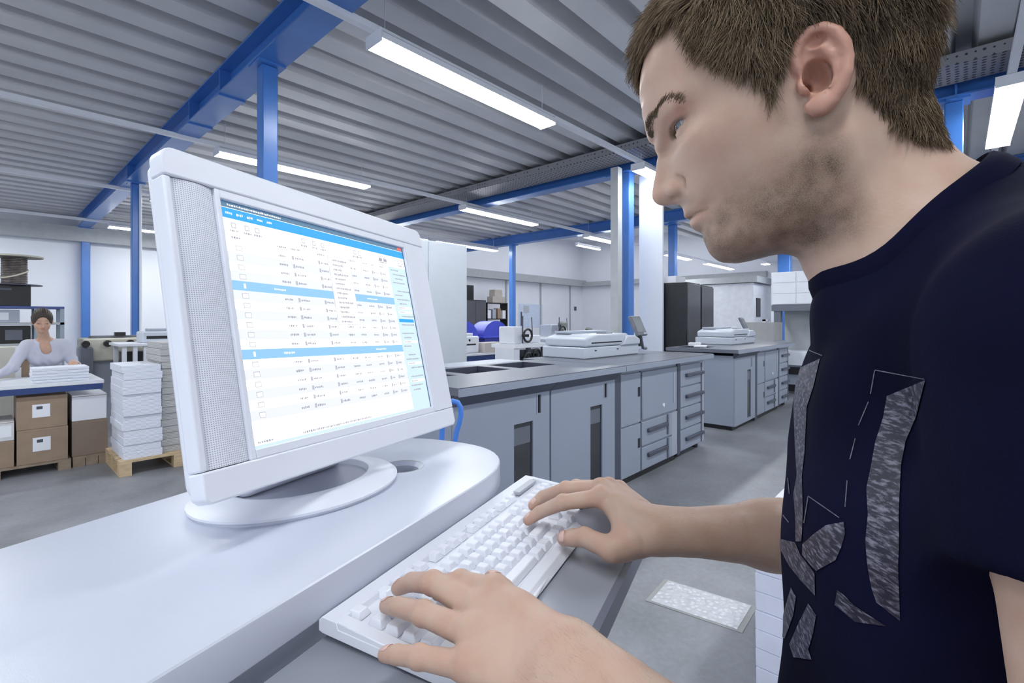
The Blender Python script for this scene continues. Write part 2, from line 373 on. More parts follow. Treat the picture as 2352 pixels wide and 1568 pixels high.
engine(3.65, 1.14, 'broad pale grey printer engine with doors and two handled drawers, near line', G1)
tower(4.84, 0.69, 'four-drawer paper tower closing the near printing line', G1)
finisher(6.50, 0.85, 'free-ended finisher cabinet at the start of the far printing line', (0.66, 0.71, 0.78, 0.90), (0.50, 0.66, 0.10, 0.75), G2)
engine(7.45, 1.10, 'smaller-looking printer engine of the far line, beyond the aisle', G2)
tower(8.60, 0.66, 'last paper drawer tower of the far printing line, by the man\'s chest', G2)
def worktop(x0, x1, label, wells, yb=2.98, xr=None, steps=None):
    t = thing('worktop', (x0, YF, 1.0), label, 'worktop', 'grey worktops on the printing lines')
    L = x1 - x0; z0, z1 = 0.0, 0.045
    b = MB(); yf = -0.075; cur = 0.0; W0, W1 = 0.42, 0.80
    ye = yb - YF
    for a, c in wells:
        b.box(cur, a, yf, ye, z0, z1); b.box(a, c, yf, W0, z0, z1); b.box(a, c, W1, ye, z0, z1); cur = c
    b.box(cur, L, yf if not xr else yf, ye, z0, z1)
    b.build('worktop_slab', MTOP, t)
    for a, c in wells:
        w = MB(); w.box(a, c, W0, W1, -0.035, -0.03).box(a, a + 0.006, W0, W1, -0.03, z1 - 0.002).box(c - 0.006, c, W0, W1, -0.03, z1 - 0.002).box(a, c, W0, W0 + 0.006, -0.03, z1 - 0.002).box(a, c, W1 - 0.006, W1, -0.03, z1 - 0.002)
        w.build('output_well', MDARK, t)
    B(0, L, yf - 0.012, yf, z0 - 0.004, z1 - 0.006).build('front_lip', MPALE, t)
    return t
worktop(1.78, 3.60, 'long grey worktop with sunken output trays, right of the monitor', [(0.12, 0.42), (0.52, 0.98), (1.08, 1.54)])
worktop(3.61, 5.56, 'grey worktop under the near scanner', [], yb=3.15)
worktop(6.42, 9.28, 'grey worktop of the far printing line, carrying the far scanner', [(0.15, 0.6)])
def scanner(x, y, s, label):
    t = thing('flatbed_scanner', (x, y, 1.046), label, 'scanner', 'scanners on the printing lines')
    MB().prism([(0, 0), (1.12 * s, 0), (1.12 * s, 0.04), (1.2 * s, 0.045), (1.2 * s, 0.07), (1.12 * s, 0.075), (1.12 * s, 0.11), (0, 0.11)], 0, 0.55 * s, 'y').build('scanner_body', SCANW, t, bevel=0.012)
    MB().prism([(0.02, 0.115), (1.0 * s, 0.115), (0.98 * s, 0.17), (0.85 * s, 0.235), (0.2 * s, 0.235), (0.02, 0.20)], 0.0, 0.53 * s, 'y').build('document_feeder', SCANW, t, bevel=0.02)
    B(0.12 * s, 0.72 * s, -0.004, 0.004, 0.145, 0.157).build('feed_slot', BLACK, t)
    B(0.42 * s, 0.62 * s, 0.05, 0.13, 0.228, 0.242).build('display_strip', MDARK, t, bevel=0.003)
    MB().prism([(0.70 * s, 0.11), (1.10 * s, 0.11), (1.10 * s, 0.17), (0.98 * s, 0.21), (0.80 * s, 0.21)], -0.03, 0.45 * s, 'y').build('side_cover', SCANW, t, bevel=0.015)
    for x_ in (0.18, 0.62): B(x_ * s, (x_ + 0.03) * s, -0.006, 0.002, 0.07, 0.08).build('latch', BLACK, t)
    B(0.15 * s, 0.9 * s, 0.30 * s, 0.5 * s, 0.235, 0.262).build('paper_tray', MPALE2, t, bevel=0.006)
    return t
scanner(3.90, 2.62, 0.95, 'large white and grey scanner on the near printing line')
scanner(7.62, 2.5, 1.0, 'smaller-looking scanner on the far printing line')
def touch_panel(x, y, z, label, rot=0.35):
    t = thing('touch_panel', (x, y, z), label, 'control panel', 'control panels on the printing lines', rotz=rot)
    b = MB(); b.tube([(0.22, 0.05, -0.16), (0.12, 0.05, -0.15), (0.0, 0.03, -0.02), (-0.04, 0.03, 0.03)], 0.018, 8); b.build('support_arm', MTOP, t, smooth=True)
    M = Matrix.Rotation(math.radians(-24), 4, 'X')
    def rotb(bb, n, m, bev=0.006):
        bb.v = [tuple(M @ Vector(v)) for v in bb.v]; return bb.build(n, m, t, bevel=bev)
    rotb(B(-0.15, 0.15, 0.0, 0.035, 0.0, 0.24), 'panel_housing', MTOP, 0.01)
    rotb(B(-0.12, 0.125, -0.003, 0.001, 0.04, 0.215), 'panel_screen', mat('panel_screen_grey', (0.34, 0.36, 0.38), 0.15), 0)
    rotb(B(0.03, 0.12, -0.005, -0.002, 0.012, 0.032), 'button_strip', SCANW, 0.001)
    MB().cyl((-0.05, 0.03, -0.12), (-0.05, 0.03, -0.01), 0.03, 10).build('swivel_joint', BLACK, t)
    return t
touch_panel(5.07, 2.62, 1.25, 'tilted grey touch panel on an arm beside the near scanner', 0.12)
touch_panel(8.86, 2.64, 1.25, 'small tilted touch panel behind the far scanner', 0.12)
# papers on the far worktop
for i, (x, y) in enumerate(((6.75, 2.55), (7.05, 2.75))):
    tag(B(0, 0.22, 0, 0.16, 0, 0.02 + 0.02 * i).build('paper_pile', PAPER, loc=(x, y, 1.046), rotz=0.3), ['small loose paper pile at the left end of the far worktop', 'small white paper pile left of the far scanner'][i], 'paper')

# ------------------------------------------------------------------ tall things between
tc_ = thing('tall_cabinet', (3.3, 5.12, 0), 'tall plain pale cabinet standing just right of the monitor', 'cabinet')
CABM = mat('pale_cabinet_enamel', (0.56, 0.60, 0.65), 0.45, var=0.02)
B(0, 1.36, 0, 0.6, 0.06, 2.47).build('cabinet_body', CABM, tc_, bevel=0.01)
B(0.68, 1.35, -0.012, 0, 0.08, 2.45).build('door', CABM, tc_, bevel=0.004)
B(0.01, 0.67, -0.012, 0, 0.08, 2.45).build('door', CABM, tc_, bevel=0.004)
B(0.03, 1.33, 0.02, 0.58, 0, 0.06).build('plinth', BLACK, tc_)
# white board and grey post beside the second column
x0, d0 = atY(1408, 4.30); x1, d1 = atY(1432, 4.30)
tag(B(7.30, 7.44, 4.24, 4.38, 0, 4.02).build('steel_post', mat('grey_post', (0.56, 0.58, 0.60), 0.5)), 'light grey square post left of the blue column behind the near scanner', 'post')
MB()
t = thing('wall_board', (7.95, 4.28, 0), 'bright glossy white tall board right of the blue column', 'board')
B(0, 0.05, -0.53, -0.09, 0, 3.98).build('board_panel', mat('glossy_white_board', (0.86, 0.89, 0.97), 0.22, spec=0.7, var=0.01), t, bevel=0.004)
B(0.05, 0.12, -0.50, -0.13, 0.02, 3.9).build('board_frame', WHITEP, t)
# black server cabinets
CABB = mat('black_cabinet', (0.022, 0.023, 0.027), 0.35, var=0.2, scale=20, stretch=(8, 8, 0.3))
CABG = mat('dark_grey_cabinet_door', (0.11, 0.11, 0.125), 0.3, 0.3, var=0.15, scale=20, stretch=(8, 8, 0.3))
for i, (x, y, w, dd, h, lb) in enumerate(((8.10, 3.37, 0.58, 0.80, 2.07, 'tall black cabinet right of the white board, behind the far line'), (8.74, 3.38, 0.60, 0.8, 2.05, 'second tall dark cabinet, standing right of the first one'))):
    t = thing('equipment_cabinet', (x, y, 0), lb, 'cabinet', 'tall dark cabinets')
    B(0, w, 0.02, dd, 0.05, h).build('cabinet_body', CABB, t, bevel=0.01)
    B(0.02, w - 0.02, 0, 0.02, 0.07, h - 0.03).build('door', CABG, t, bevel=0.004)
    B(0.04, w - 0.04, 0.05, dd - 0.05, 0, 0.05).build('plinth', BLACK, t)
tag(B(0, 0.4, 0, 0.35, 0, 0.12).build('cardboard_box', PAPER, loc=(8.15, 3.6, 2.07)), 'white box lying on top of the first black cabinet', 'box')
# white block room far away
struct(B(19.3, 21.6, 5.55, 8.4, 0, 2.80).build('wall_block', mat('white_partition', (0.70, 0.72, 0.78), 0.6)))
t = tag(B(19.2, 21.7, 5.4, 8.5, 2.82, 3.05).build('roof_duct', LEDGE), 'grey duct lying along the top of the distant white partition block', 'duct')
tag(B(19.6, 20.1, 5.53, 5.548, 1.55, 2.25).build('wall_display', BLACK), 'black screen on the side of the distant white partition', 'screen')
tag(B(19.2, 19.29, 7.9, 8.25, 0, 1.9).build('dark_doorway', BLACK), 'narrow black doorway at the edge of the dark cabinets', 'door')
t = thing('extinguisher_stand', (19.9, 5.3, 0), 'white upright rack against the side of the distant partition', 'rack')
B(-0.25, -0.18, -0.05, 0.05, 0, 1.45).build('upright', WHITEP, t); B(0.18, 0.25, -0.05, 0.05, 0, 1.45).build('upright', WHITEP, t)
B(-0.25, 0.25, -0.05, 0.05, 1.38, 1.45).build('crossbar', WHITEP, t); B(-0.15, 0.12, 0.0, 0.05, 0.1, 1.3).build('back_panel', MDARK, t)
# hooded white machine right of the far line
t = thing('hooded_machine', (10.6, 1.0, 0), 'white machine with a panelled hood and grey frame, left of the man\'s collar', 'machine')
HX = 0.0
hood = B(0, 0.9, 0, 1.72, 1.72, 2.36).build('hood', WHITEP, t, bevel=0.01)
for iy in range(4):
    for iz in range(3): B(-0.012, 0, 0.02 + iy * 0.425, 0.42 + iy * 0.425, 1.735 + iz * 0.208, 1.935 + iz * 0.208).build('hood_panel', WHITEP, hood, bevel=0.003)
B(0.0, 0.9, 0.0, 1.72, 1.60, 1.715).build('hood_underframe', MTOP, t)
for y_ in (0.02, 1.56): B(0.02, 0.16, y_, y_ + 0.12, 0.82, 1.6).build('post', MTOP, t)
B(0.5, 0.86, 0.1, 1.6, 0.82, 1.6).build('inner_housing', LEDGE, t)
B(-0.05, 0.9, 0.0, 1.75, 0.55, 0.82).build('bench', WHITEP, t, bevel=0.01)
B(0.0, 0.85, 0.1, 1.6, 0.1, 0.55).build('lower_cabinet', MPALE2, t)
B(-0.06, 0.0, 1.15, 1.5, 0.38, 0.52).build('black_control_box', BLACK, t); B(-0.03, 0.0, 1.2, 1.5, 0.05, 0.18).build('black_foot', BLACK, t)
tag(B(0, 0.6, 0, 0.5, 0, 0.35).build('cardboard_box', mat('grey_box', (0.42, 0.42, 0.42), 0.7), loc=(9.9, 2.5, 1.03 - 0.0)), 'grey carton behind the end of the far line, beside the hooded machine', 'box')
tag(B(0, 0.7, 0, 0.6, 0, 1.03).build('side_table', MPALE2, loc=(9.85, 2.45, 0)), 'pale cabinet carrying a grey carton behind the far line', 'cabinet')

# ------------------------------------------------------------------ distant workshop seen between the monitor and the grey post
TB = mat('dark_blue_table_apron', (0.03, 0.06, 0.20), 0.5)
t = thing('work_table', (6.25, 7.0, 0), 'blue-framed work table in the distance, right of the tall pale cabinet', 'table')
B(0, 1.4, 0, 0.8, 0.72, 0.76).build('tabletop', PAPER, t); B(0.02, 1.38, 0.02, 0.05, 0.60, 0.72).build('apron', TB, t)
for x_, y_ in ((0.04, 0.04), (1.3, 0.04), (0.04, 0.7), (1.3, 0.7)): B(x_, x_ + 0.06, y_, y_ + 0.06, 0, 0.60).build('leg', TB, t)
B(0.1, 1.3, 0.3, 0.7, 0.15, 0.19).build('lower_shelf', BLACK, t)
t = thing('desktop_printer', (6.3, 7.15, 0.76), 'small white printer on the distant work table', 'printer')
B(0, 0.55, 0, 0.45, 0, 0.34).build('printer_body', WHITEP, t, bevel=0.03); B(0.1, 0.45, -0.006, 0.01, 0.16, 0.19).build('paper_slot', BLACK, t)
MB().cyl((0.28, -0.006, 0.26), (0.28, 0.0, 0.26), 0.025, 10).build('button', BLACK, t); B(0.18, 0.42, 0.05, 0.3, 0.34, 0.40).build('lid', WHITEP, t, bevel=0.01)
tag(B(0, 0.62, 0, 0.35, 0, 0.20).build('paper_parcel', mat('beige_parcel', (0.60, 0.55, 0.52), 0.7), loc=(6.88, 7.02, 0.76)), 'beige wrapped paper parcel beside the small distant printer', 'parcel')
# two blue half-round hoods
HB = mat('blue_plastic', (0.05, 0.07, 0.52), 0.35)
for i, (px, lb) in enumerate(((1066, 'blue half-round hood partly hidden by the tall pale cabinet'), (1140, 'blue half-round hood in full view left of the slim blue column'))):
    x, d = atY(px, 9.0)
    t = thing('blue_hood', (x, 9.0, 0), lb, 'hood', 'blue half-round hoods')
    n = 16; poly = [(0.48 * math.cos(PI * k / n), 0.98 + 0.42 * math.sin(PI * k / n)) for k in range(n + 1)]
    MB().prism(poly, 0, 0.5, 'y').build('dome', HB, t, smooth=True)
    B(-0.40, 0.40, 0.02, 0.5, 0.45, 0.98).build('tub', mat('blue_plastic_tub', (0.04, 0.05, 0.36), 0.4), t, bevel=0.02)
    B(-0.5, 0.5, -0.03, 0.53, 0.95, 1.0).build('rim', HB, t, bevel=0.01)
    for x_ in (-0.3, 0.3): MB().cyl((x_, 0.25, 0), (x_, 0.25, 0.45), 0.03, 8).build('leg', DARKSTEEL, t)
# black cabinet and open shelf against the back wall
x0, _ = atY(1068, 17.2); x1, _ = atY(1117, 17.2); x2, _ = atY(1166, 17.2)
t = thing('cupboard', (x0, 17.2, 0), 'black cupboard against the distant back wall', 'cupboard')
B(0, x1 - x0, 0.02, 0.8, 0, 2.4).build('cupboard_body', BLACK, t); B(0.02, (x1 - x0) / 2 - 0.01, 0, 0.02, 0.05, 2.36).build('door', CABG, t); B((x1 - x0) / 2 + 0.01, x1 - x0 - 0.02, 0, 0.02, 0.05, 2.36).build('door', CABG, t)
t = thing('open_shelf', (x1 + 0.05, 17.2, 0), 'black open shelf of folders against the distant back wall', 'shelf')
w = x2 - x1 - 0.05
for x_ in (0, w - 0.05): B(x_, x_ + 0.05, 0, 0.5, 0, 2.3).build('upright', BLACK, t)
for z in (0.1, 0.8, 1.45, 2.25): B(0, w, 0, 0.5, z, z + 0.05).build('shelf_board', BLACK, t)
for k in range(7):
    xk = x1 + 0.15 + (k % 4) * 0.36; zk = (1.5, 0.85)[k // 4]
    tag(B(0, 0.22, 0, 0.3, 0, 0.42 + 0.05 * (k % 3)).build('folder', [PAPER, MPALE2, CARD][k % 3], loc=(xk, 17.25, zk)), ['white', 'grey', 'brown'][k % 3] + ' folder on the ' + ('upper' if k < 4 else 'lower') + ' board of the distant black shelf, %s' % ['at its left end', 'second from left', 'third from left', 'at its right end'][k % 4], 'folder', 'folders on the distant shelf')
x3, _ = atY(1135, 17.2)
tag(B(0, 0.9, 0, 0.4, 0, 0.32).build('cardboard_box', mat('beige_box', (0.52, 0.47, 0.42), 0.8), loc=(x3, 17.3, 2.3)), 'beige carton on top of the distant black shelf', 'box')
tag(B(0, 0.55, 0, 0.4, 0, 0.35).build('cardboard_box', mat('beige_box', (0.5, 0.45, 0.4), 0.8), loc=(x3 + 0.15, 17.3, 2.62)), 'topmost beige carton above the distant black shelf', 'box')
# papers on the back wall
PG = mat('grey_print', (0.50, 0.52, 0.58), 0.7, var=0.3, scale=30)
PB = mat('pale_blue_print', (0.62, 0.70, 0.86), 0.7, var=0.1, scale=9)
for (a, c, z0, z1, m_, lb) in ((1192, 1246, 1.0, 2.35, PB, 'large pale blue wall poster right of the slim blue column'), (1203, 1215, 1.85, 2.25, PG, 'small grey sheet on the distant wall poster'),
                               (1196, 1199, 1.1, 1.9, MDARK, 'dark narrow strip on the back wall beside the poster'), (1319, 1324, 2.05, 2.3, MDARK, 'tiny dark switch on the white back wall near the corner')):
    x0, _ = atY(a, 18.38); x1, _ = atY(c, 18.38); o_ = 0 if m_ is PB else 0.012
    tag(B(0, x1 - x0, 0, 0.012, 0, z1 - z0).build('wall_sheet' if m_ is not MDARK else 'wall_strip', m_, loc=(x0, 18.385 - o_, z0)), lb, 'poster' if m_ is not MDARK else 'wall fitting')
# old printing machines with dark wheels
def press(x, y, label, s=1.0, col=WHITEP):
    t = thing('small_press', (x, y, 0), label, 'press', 'distant small presses')
    B(0, 1.0 * s, 0, 0.6, 0.90, 0.97).build('table_plate', PAPER, t)
    for x_ in (0.05, 0.45 * s, 0.9 * s): B(x_, x_ + 0.07, 0.05, 0.12, 0, 0.9).build('leg', DARKSTEEL, t)
    B(0.0, 0.16, 0.02, 0.5, 0.05, 0.9).build('side_panel', col, t)
    b = MB()
    for k, (cx, cz, r) in enumerate(((0.35, 1.13, 0.12), (0.62, 0.75, 0.11), (0.35, 0.70, 0.10))):
        bb = MB().tube([(cx * s + r * math.cos(a), -0.02, cz + r * math.sin(a)) for a in [2 * PI * j / 16 for j in range(16)]], 0.022, 6, closed=True)
        bb.cyl((cx * s, -0.03, cz), (cx * s, 0.12, cz), 0.03, 10)
        bb.build('handwheel', BLACK, t, smooth=True)
    B(0.1, 0.32 * s, 0.1, 0.5, 0.97, 1.30).build('feeder_head', col, t, bevel=0.02)
    B(0.5 * s, 0.95 * s, 0.15, 0.5, 0.97, 1.12).build('delivery_head', col, t, bevel=0.02)
    B(0.18, 0.9 * s, 0.15, 0.2, 0.3, 0.85).build('dark_works', DARKSTEEL, t)
    MB().cyl((0.45 * s, 0.2, 0.97), (0.45 * s, 0.2, 1.5), 0.015, 6).cyl((0.75 * s, 0.2, 1.1), (0.72 * s, 0.2, 1.48), 0.01, 6).build('upright_rod', MDARK, t)
    return t
x, d = atY(1182, 6.0); press(x, 6.0, 'small press with dark handwheels seen left of the near scanner')
x, d = atY(1268, 8.0); press(x, 8.0, 'distant press with dark wheels just above the near scanner', 1.3, MPALE2)
def head(px, Y, py0, py1, label):
    x, d = atY(px, Y); z0, z1 = zat(py1, d), zat(py0, d)
    t = thing('machine_head', (x, Y, 0), label, 'machine', 'distant green-grey machine heads')
    g = mat('green_grey_enamel', (0.20, 0.22, 0.20), 0.45)
    MB().cyl((0, 0.2, 0), (0, 0.2, z0), 0.05, 10).build('stand', DARKSTEEL, t)
    MB().lathe([(0, z0), (0.14, z0 + 0.02), (0.10, z0 + 0.12), (0.16, z1 - 0.22), (0.17, z1 - 0.06), (0.10, z1), (0, z1)], (0, 0.2), 14).build('head_casting', g, t, smooth=True)
    MB().cyl((-0.2, 0.2, z1 - 0.15), (0.2, 0.2, z1 - 0.15), 0.05, 10).build('spindle', BLACK, t)
head(1302, 10.5, 738, 775, 'green-grey machine head on a stand above the near scanner')
head(1361, 12.5, 752, 768, 'rounder dark machine head right of the green-grey one')
# back conveyor plate behind the near worktop
tag(B(0, 0.9, 0, 0.3, 0, 0.05).build('delivery_plate', MPALE2, loc=(2.55, 3.02, 0.99)), 'low pale plate behind the sunken output trays', 'tray')
tag(B(0.0, 0.8, 0, 0.28, 0, 0.985).build('delivery_stand', MPALE2, loc=(2.6, 3.03, 0)), 'pale stand box behind the near finisher cabinets', 'stand')

# blue hand truck handle right of the monitor
t = thing('pallet_truck', (1.62, 1.72, 0), 'blue pallet truck, its curved handle showing right of the monitor', 'pallet truck')
BL2 = mat('blue_handle_paint', (0.08, 0.26, 0.78), 0.3)
def hp(px, py, d): 
    l = (px - 1176) / FOC * d; return (d * CY + l * SY - 1.62, d * SY - l * CY - 1.72, zat(py, d))
pts = [(1018, 936), (1028, 926), (1040, 921), (1051, 924), (1058, 935), (1059, 952), (1055, 972), (1049, 990), (1045, 1015)]
hb = MB().tube([hp(a, c, 2.30) for a, c in pts], 0.0125, 10)
p_ = hp(1045, 1015, 2.30); q_ = hp(1018, 936, 2.3)
hb.tube([p_, (p_[0], p_[1], 0.25)], 0.0125, 8); hb.tube([q_, (q_[0] - 0.02, q_[1], 0.7), (p_[0], p_[1], 0.5)], 0.0125, 8)
hb.build('handle', BL2, t, smooth=True)
pxy = (p_[0], p_[1])
B(pxy[0] - 0.08, pxy[0] + 0.08, pxy[1] - 0.25, pxy[1] + 0.25, 0.06, 0.25).build('pump_housing', BL2, t, bevel=0.02)
for s_ in (-0.25, 0.1): B(pxy[0] - 1.0, pxy[0] - 0.05, pxy[1] + s_, pxy[1] + s_ + 0.15, 0.05, 0.10).build('fork', BL2, t, bevel=0.01)
for s_ in (-0.1, 0.1): MB().cyl((pxy[0] + 0.03, pxy[1] + s_ - 0.03, 0.05), (pxy[0] + 0.03, pxy[1] + s_ + 0.03, 0.05), 0.05, 14).build('wheel', BLACK, t)
# ------------------------------------------------------------------ left side: packing table, boxes, stacks, rack
YT = 6.22
t = thing('packing_table', (-1.6, YT, 0), 'long white packing table with a dark blue edge at far left', 'table')
B(0, 2.44, 0, 0.85, 0.80, 0.835).build('tabletop', mat('table_white', (0.78, 0.80, 0.84), 0.35), t, bevel=0.004)
B(0, 2.43, 0.005, 0.035, 0.745, 0.80).build('apron', TB, t)
for x_ in (0.02, 1.5): 
    for y_ in (0.60, 0.78): B(x_, x_ + 0.06, y_ - 0.2, y_ - 0.14, 0, 0.8).build('leg', TB, t)
def carton(x, y, z, w, dpt, h, label, m=CARD, lab=(0.3, 0.65, 0.35, 0.75), tape=True, group='cartons under the packing table'):
    t = thing('cardboard_box', (x, y, z), label, 'box', group)
    B(0, w, 0, dpt, 0, h).build('carton_body', m, t, bevel=0.004)
    if lab:
        o = B(lab[0] * w, lab[1] * w, -0.002, 0.0005, lab[2] * h, lab[3] * h).build('paper_label', PAPER, t)
        B((lab[0] + 0.08) * w, (lab[0] + 0.2) * w, -0.003, -0.0015, (lab[3] - 0.15) * h, (lab[3] - 0.06) * h).build('label_print', MDARK, o)
    if tape: B(0, w, -0.0012, 0.0005, h * 0.93, h * 0.95).build('lid_seam', WOODD, t)
    return t
def pallet(x, y, w, dpt, label, m=WOOD, h=0.14):
    t = thing('pallet', (x, y, 0), label, 'pallet', 'wooden pallets')
    n = max(3, int(dpt / 0.14)); 
    for k in range(n): B(0, w, k * dpt / n, (k + 0.8) * dpt / n, h - 0.022, h).build('deck_board', m, t)
    for x_ in (0, w / 2 - 0.045, w - 0.09):
        for y_ in (0, dpt / 2 - 0.05, dpt - 0.1): B(x_, x_ + 0.09, y_, y_ + 0.1, 0.018, h - 0.022).build('block', m, t)
        B(x_, x_ + 0.09, 0, dpt, 0, 0.018).build('skid_board', m, t)
    return t
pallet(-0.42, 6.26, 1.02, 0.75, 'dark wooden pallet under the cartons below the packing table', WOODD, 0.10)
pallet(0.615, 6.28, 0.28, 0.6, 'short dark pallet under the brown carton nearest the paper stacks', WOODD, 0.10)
carton(0.235, 6.27, 0.10, 0.345, 0.45, 0.315, 'brown carton with white label, lower of the two stacked under the table')
carton(0.232, 6.275, 0.416, 0.345, 0.45, 0.30, 'brown carton with white label, upper of the two stacked under the table', tape=False)
carton(-0.13, 6.27, 0.10, 0.35, 0.45, 0.24, 'brown carton at the very left edge, under the lidded white-labelled one')
carton(-0.13, 6.27, 0.341, 0.35, 0.45, 0.17, 'white-fronted carton at the very left edge of the picture', mat('white_carton', (0.66, 0.66, 0.68), 0.7), (0.5, 0.95, 0.2, 0.8))
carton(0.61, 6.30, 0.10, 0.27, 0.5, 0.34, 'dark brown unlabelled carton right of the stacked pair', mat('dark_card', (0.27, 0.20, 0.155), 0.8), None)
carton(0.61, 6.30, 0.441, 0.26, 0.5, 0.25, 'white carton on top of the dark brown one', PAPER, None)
# reams of paper on the tabletop in front of the woman
SHEETS = layers('paper_sheets_edge', (0.83, 0.85, 0.93), (0.50, 0.53, 0.62), 26, 0.35, wob=0.08)
SHEETG = layers('grey_sheets_edge', (0.55, 0.54, 0.53), (0.30, 0.30, 0.30), 22, 0.4, wob=0.08)
def stack(name, x, y, z, w, dpt, h, n, m, label, group, jit=0.006, rot=0.0):
    """A pile of reams: each ream a slightly shifted slab of one mesh (sheets nobody could count)."""
    b = MB(); zz = 0
    for k in range(n):
        hh = h / n; jx, jy = rng.uniform(-jit, jit, 2); b.box(jx, w + jx, jy, dpt + jy, zz + 0.001, zz + hh); zz += hh
    o = b.build(name, m, loc=(x, y, z), rotz=rot, bevel=0.003, seg=1); return tag(o, label, 'paper stack', group)
stack('paper_stack', 0.33, 6.28, 0.835, 0.40, 0.30, 0.135, 5, SHEETS, 'low stack of white paper on the packing table in front of the woman', 'paper stacks')
pallet(0.86, 5.58, 0.92, 0.75, 'light wooden pallet carrying the tall paper stacks left of the monitor')
stack('paper_stack', 0.885, 5.60, 0.14, 0.295, 0.58, 0.86, 13, SHEETS, 'tall stack of white paper on the light pallet', 'paper stacks', 0.009)
stack('paper_stack', 1.19, 5.66, 0.14, 0.55, 0.60, 1.06, 17, SHEETG, 'taller grey paper stack partly behind the monitor\'s left edge', 'paper stacks', 0.008)
# rack behind the woman
RB = mat('rack_blue', (0.05, 0.08, 0.25), 0.4)
t = thing('storage_rack', (-1.0, 8.6, 0), 'blue-edged storage rack behind the woman', 'rack')
for z in (0.35, 1.10, 1.36, 1.565): B(0, 1.76, 0, 0.5, z, z + 0.03).build('shelf_board', RB if z > 1.5 else LEDGE, t)
for x_ in (0.0, 1.48, 1.72):
    for y_ in (0.0, 0.46): B(x_, x_ + 0.04, y_, y_ + 0.04, 0, 1.565).build('upright', mat('rack_grey', (0.3, 0.36, 0.42), 0.5), t)
carton(-0.5, 8.62, 1.595, 0.95, 0.42, 0.26, 'black box with a white label strip, under the cable spool', BLACK, (0.62, 0.70, 0.55, 0.9), False, 'things on the storage rack')
B(-0.1, 0.28, 8.612, 8.62, 1.74, 1.80).build('label_strip', PAPER)
lab = COL.objects[-1]
bpy.data.objects.remove(lab)
t = thing('cable_spool', (0.31, 8.80, 1.857), 'grey cable spool standing on the black box, top left', 'spool')
MB().lathe([(0, 0), (0.26, 0), (0.26, 0.012), (0, 0.012)], seg=36).build('flange', MDARK, t)
MB().lathe([(0, 0.355), (0.27, 0.355), (0.27, 0.375), (0, 0.375)], seg=36).build('flange', mat('tan_flange', (0.45, 0.43, 0.36), 0.7), t)
MB().lathe([(0.10, 0.012), (0.10, 0.355)], seg=24).build('core', MDARK, t)
w = MB(); rr = 0.112
w.tube([(rr * math.cos(a), rr * math.sin(a), 0.02 + 0.325 * a / (2 * PI * 15)) for a in [2 * PI * 15 * k / 300 for k in range(301)]], 0.0105, 6)
w.build('cable_winding', mat('grey_brown_cable', (0.17, 0.145, 0.135), 0.6, var=0.5, scale=14), t, smooth=True)
w = MB(); w.tube([(0.125 * math.cos(a), 0.125 * math.sin(a), 0.15 + 0.06 * math.sin(a * 1.0 + 1)) for a in [2 * PI * k / 40 for k in range(40)]], 0.010, 6, closed=True)
w.build('loose_cable', mat('cream_cable', (0.62, 0.58, 0.48), 0.6), t, smooth=True)
for i, (x, z, w_, h_, m_, lb) in enumerate(((-0.6, 1.39, 0.95, 0.165, MPALE2, 'grey flat case on the shelf below the black box'), (-0.3, 1.13, 0.75, 0.225, BLACK, 'black case on the middle shelf left of the woman'),
                                    (-0.4, 0.85, 0.85, 0.245, CARD, 'brown carton on the low shelf left of the woman'))):
    if i == 2: z = 0.38; h_ = 0.6
    t = thing('storage_case', (x, 8.64, z), lb, 'case', 'cases on the storage rack')
    B(0, w_, 0, 0.4, 0, h_ * 0.97).build('case_body', m_, t, bevel=0.006)
    B(w_ * 0.7, w_ * 0.9, -0.004, 0, h_ * 0.2, h_ * 0.75).build('front_tag', [WHITEP, MTOP, PAPER][i], t)
tag(B(0, 0.5, 0, 0.3, 0, 1.12).build('cream_cabinet', mat('cream_enamel', (0.66, 0.64, 0.56), 0.5), loc=(-0.22, 7.75, 0)), 'cream cabinet behind the packing table, left of the woman', 'cabinet')
# beige folding machine, white feeder table and small printer
BE = mat('beige_enamel', (0.60, 0.58, 0.50), 0.5)
t = thing('folding_machine', (0.95, 8.55, 0), 'cream folding machine between the woman and the paper stacks', 'machine')
B(0.0, 1.3, 0.1, 0.7, 0.86, 1.17).build('machine_body', BE, t, bevel=0.02)
B(0.05, 1.2, 0.2, 0.65, 0.0, 0.86).build('base_cabinet', MPALE2, t)
B(-0.05, 0.10, 0.05, 0.3, 0.35, 1.06).build('side_gearbox', MTOP, t, bevel=0.02)
for x_ in (0.02, 0.25, 0.5): MB().cyl((x_, 0.02, 1.10), (x_, 0.12, 1.10), 0.045, 12).build('adjusting_knob', BLACK, t)
B(0.1, 1.2, 0.25, 0.5, 1.17, 1.20).build('feed_rail', DARKSTEEL, t)
for x_ in (0.35, 0.7, 1.0): B(x_, x_ + 0.12, 0.2, 0.3, 1.20, 1.25).build('guide_block', BLACK, t)
t = thing('feeder_table', (1.19, 7.75, 0), 'narrow white-topped feeder table behind the tall white paper stack', 'table')
B(0, 0.75, 0, 0.7, 1.085, 1.12).build('tabletop', WHITEP, t, bevel=0.004)
for x_, y_ in ((0.04, 0.04), (0.15, 0.04), (0.26, 0.04), (0.66, 0.04), (0.04, 0.6), (0.66, 0.6)): B(x_, x_ + 0.045, y_, y_ + 0.045, 0, 1.085).build('leg', WHITEP, t)
B(0.08, 0.62, 0.3, 0.5, 0.5, 1.0).build('dark_motor_box', BLACK, t)
t = thing('desktop_printer', (1.45, 7.9, 1.12), 'small grey printer on the feeder table beside the monitor\'s left edge', 'printer')
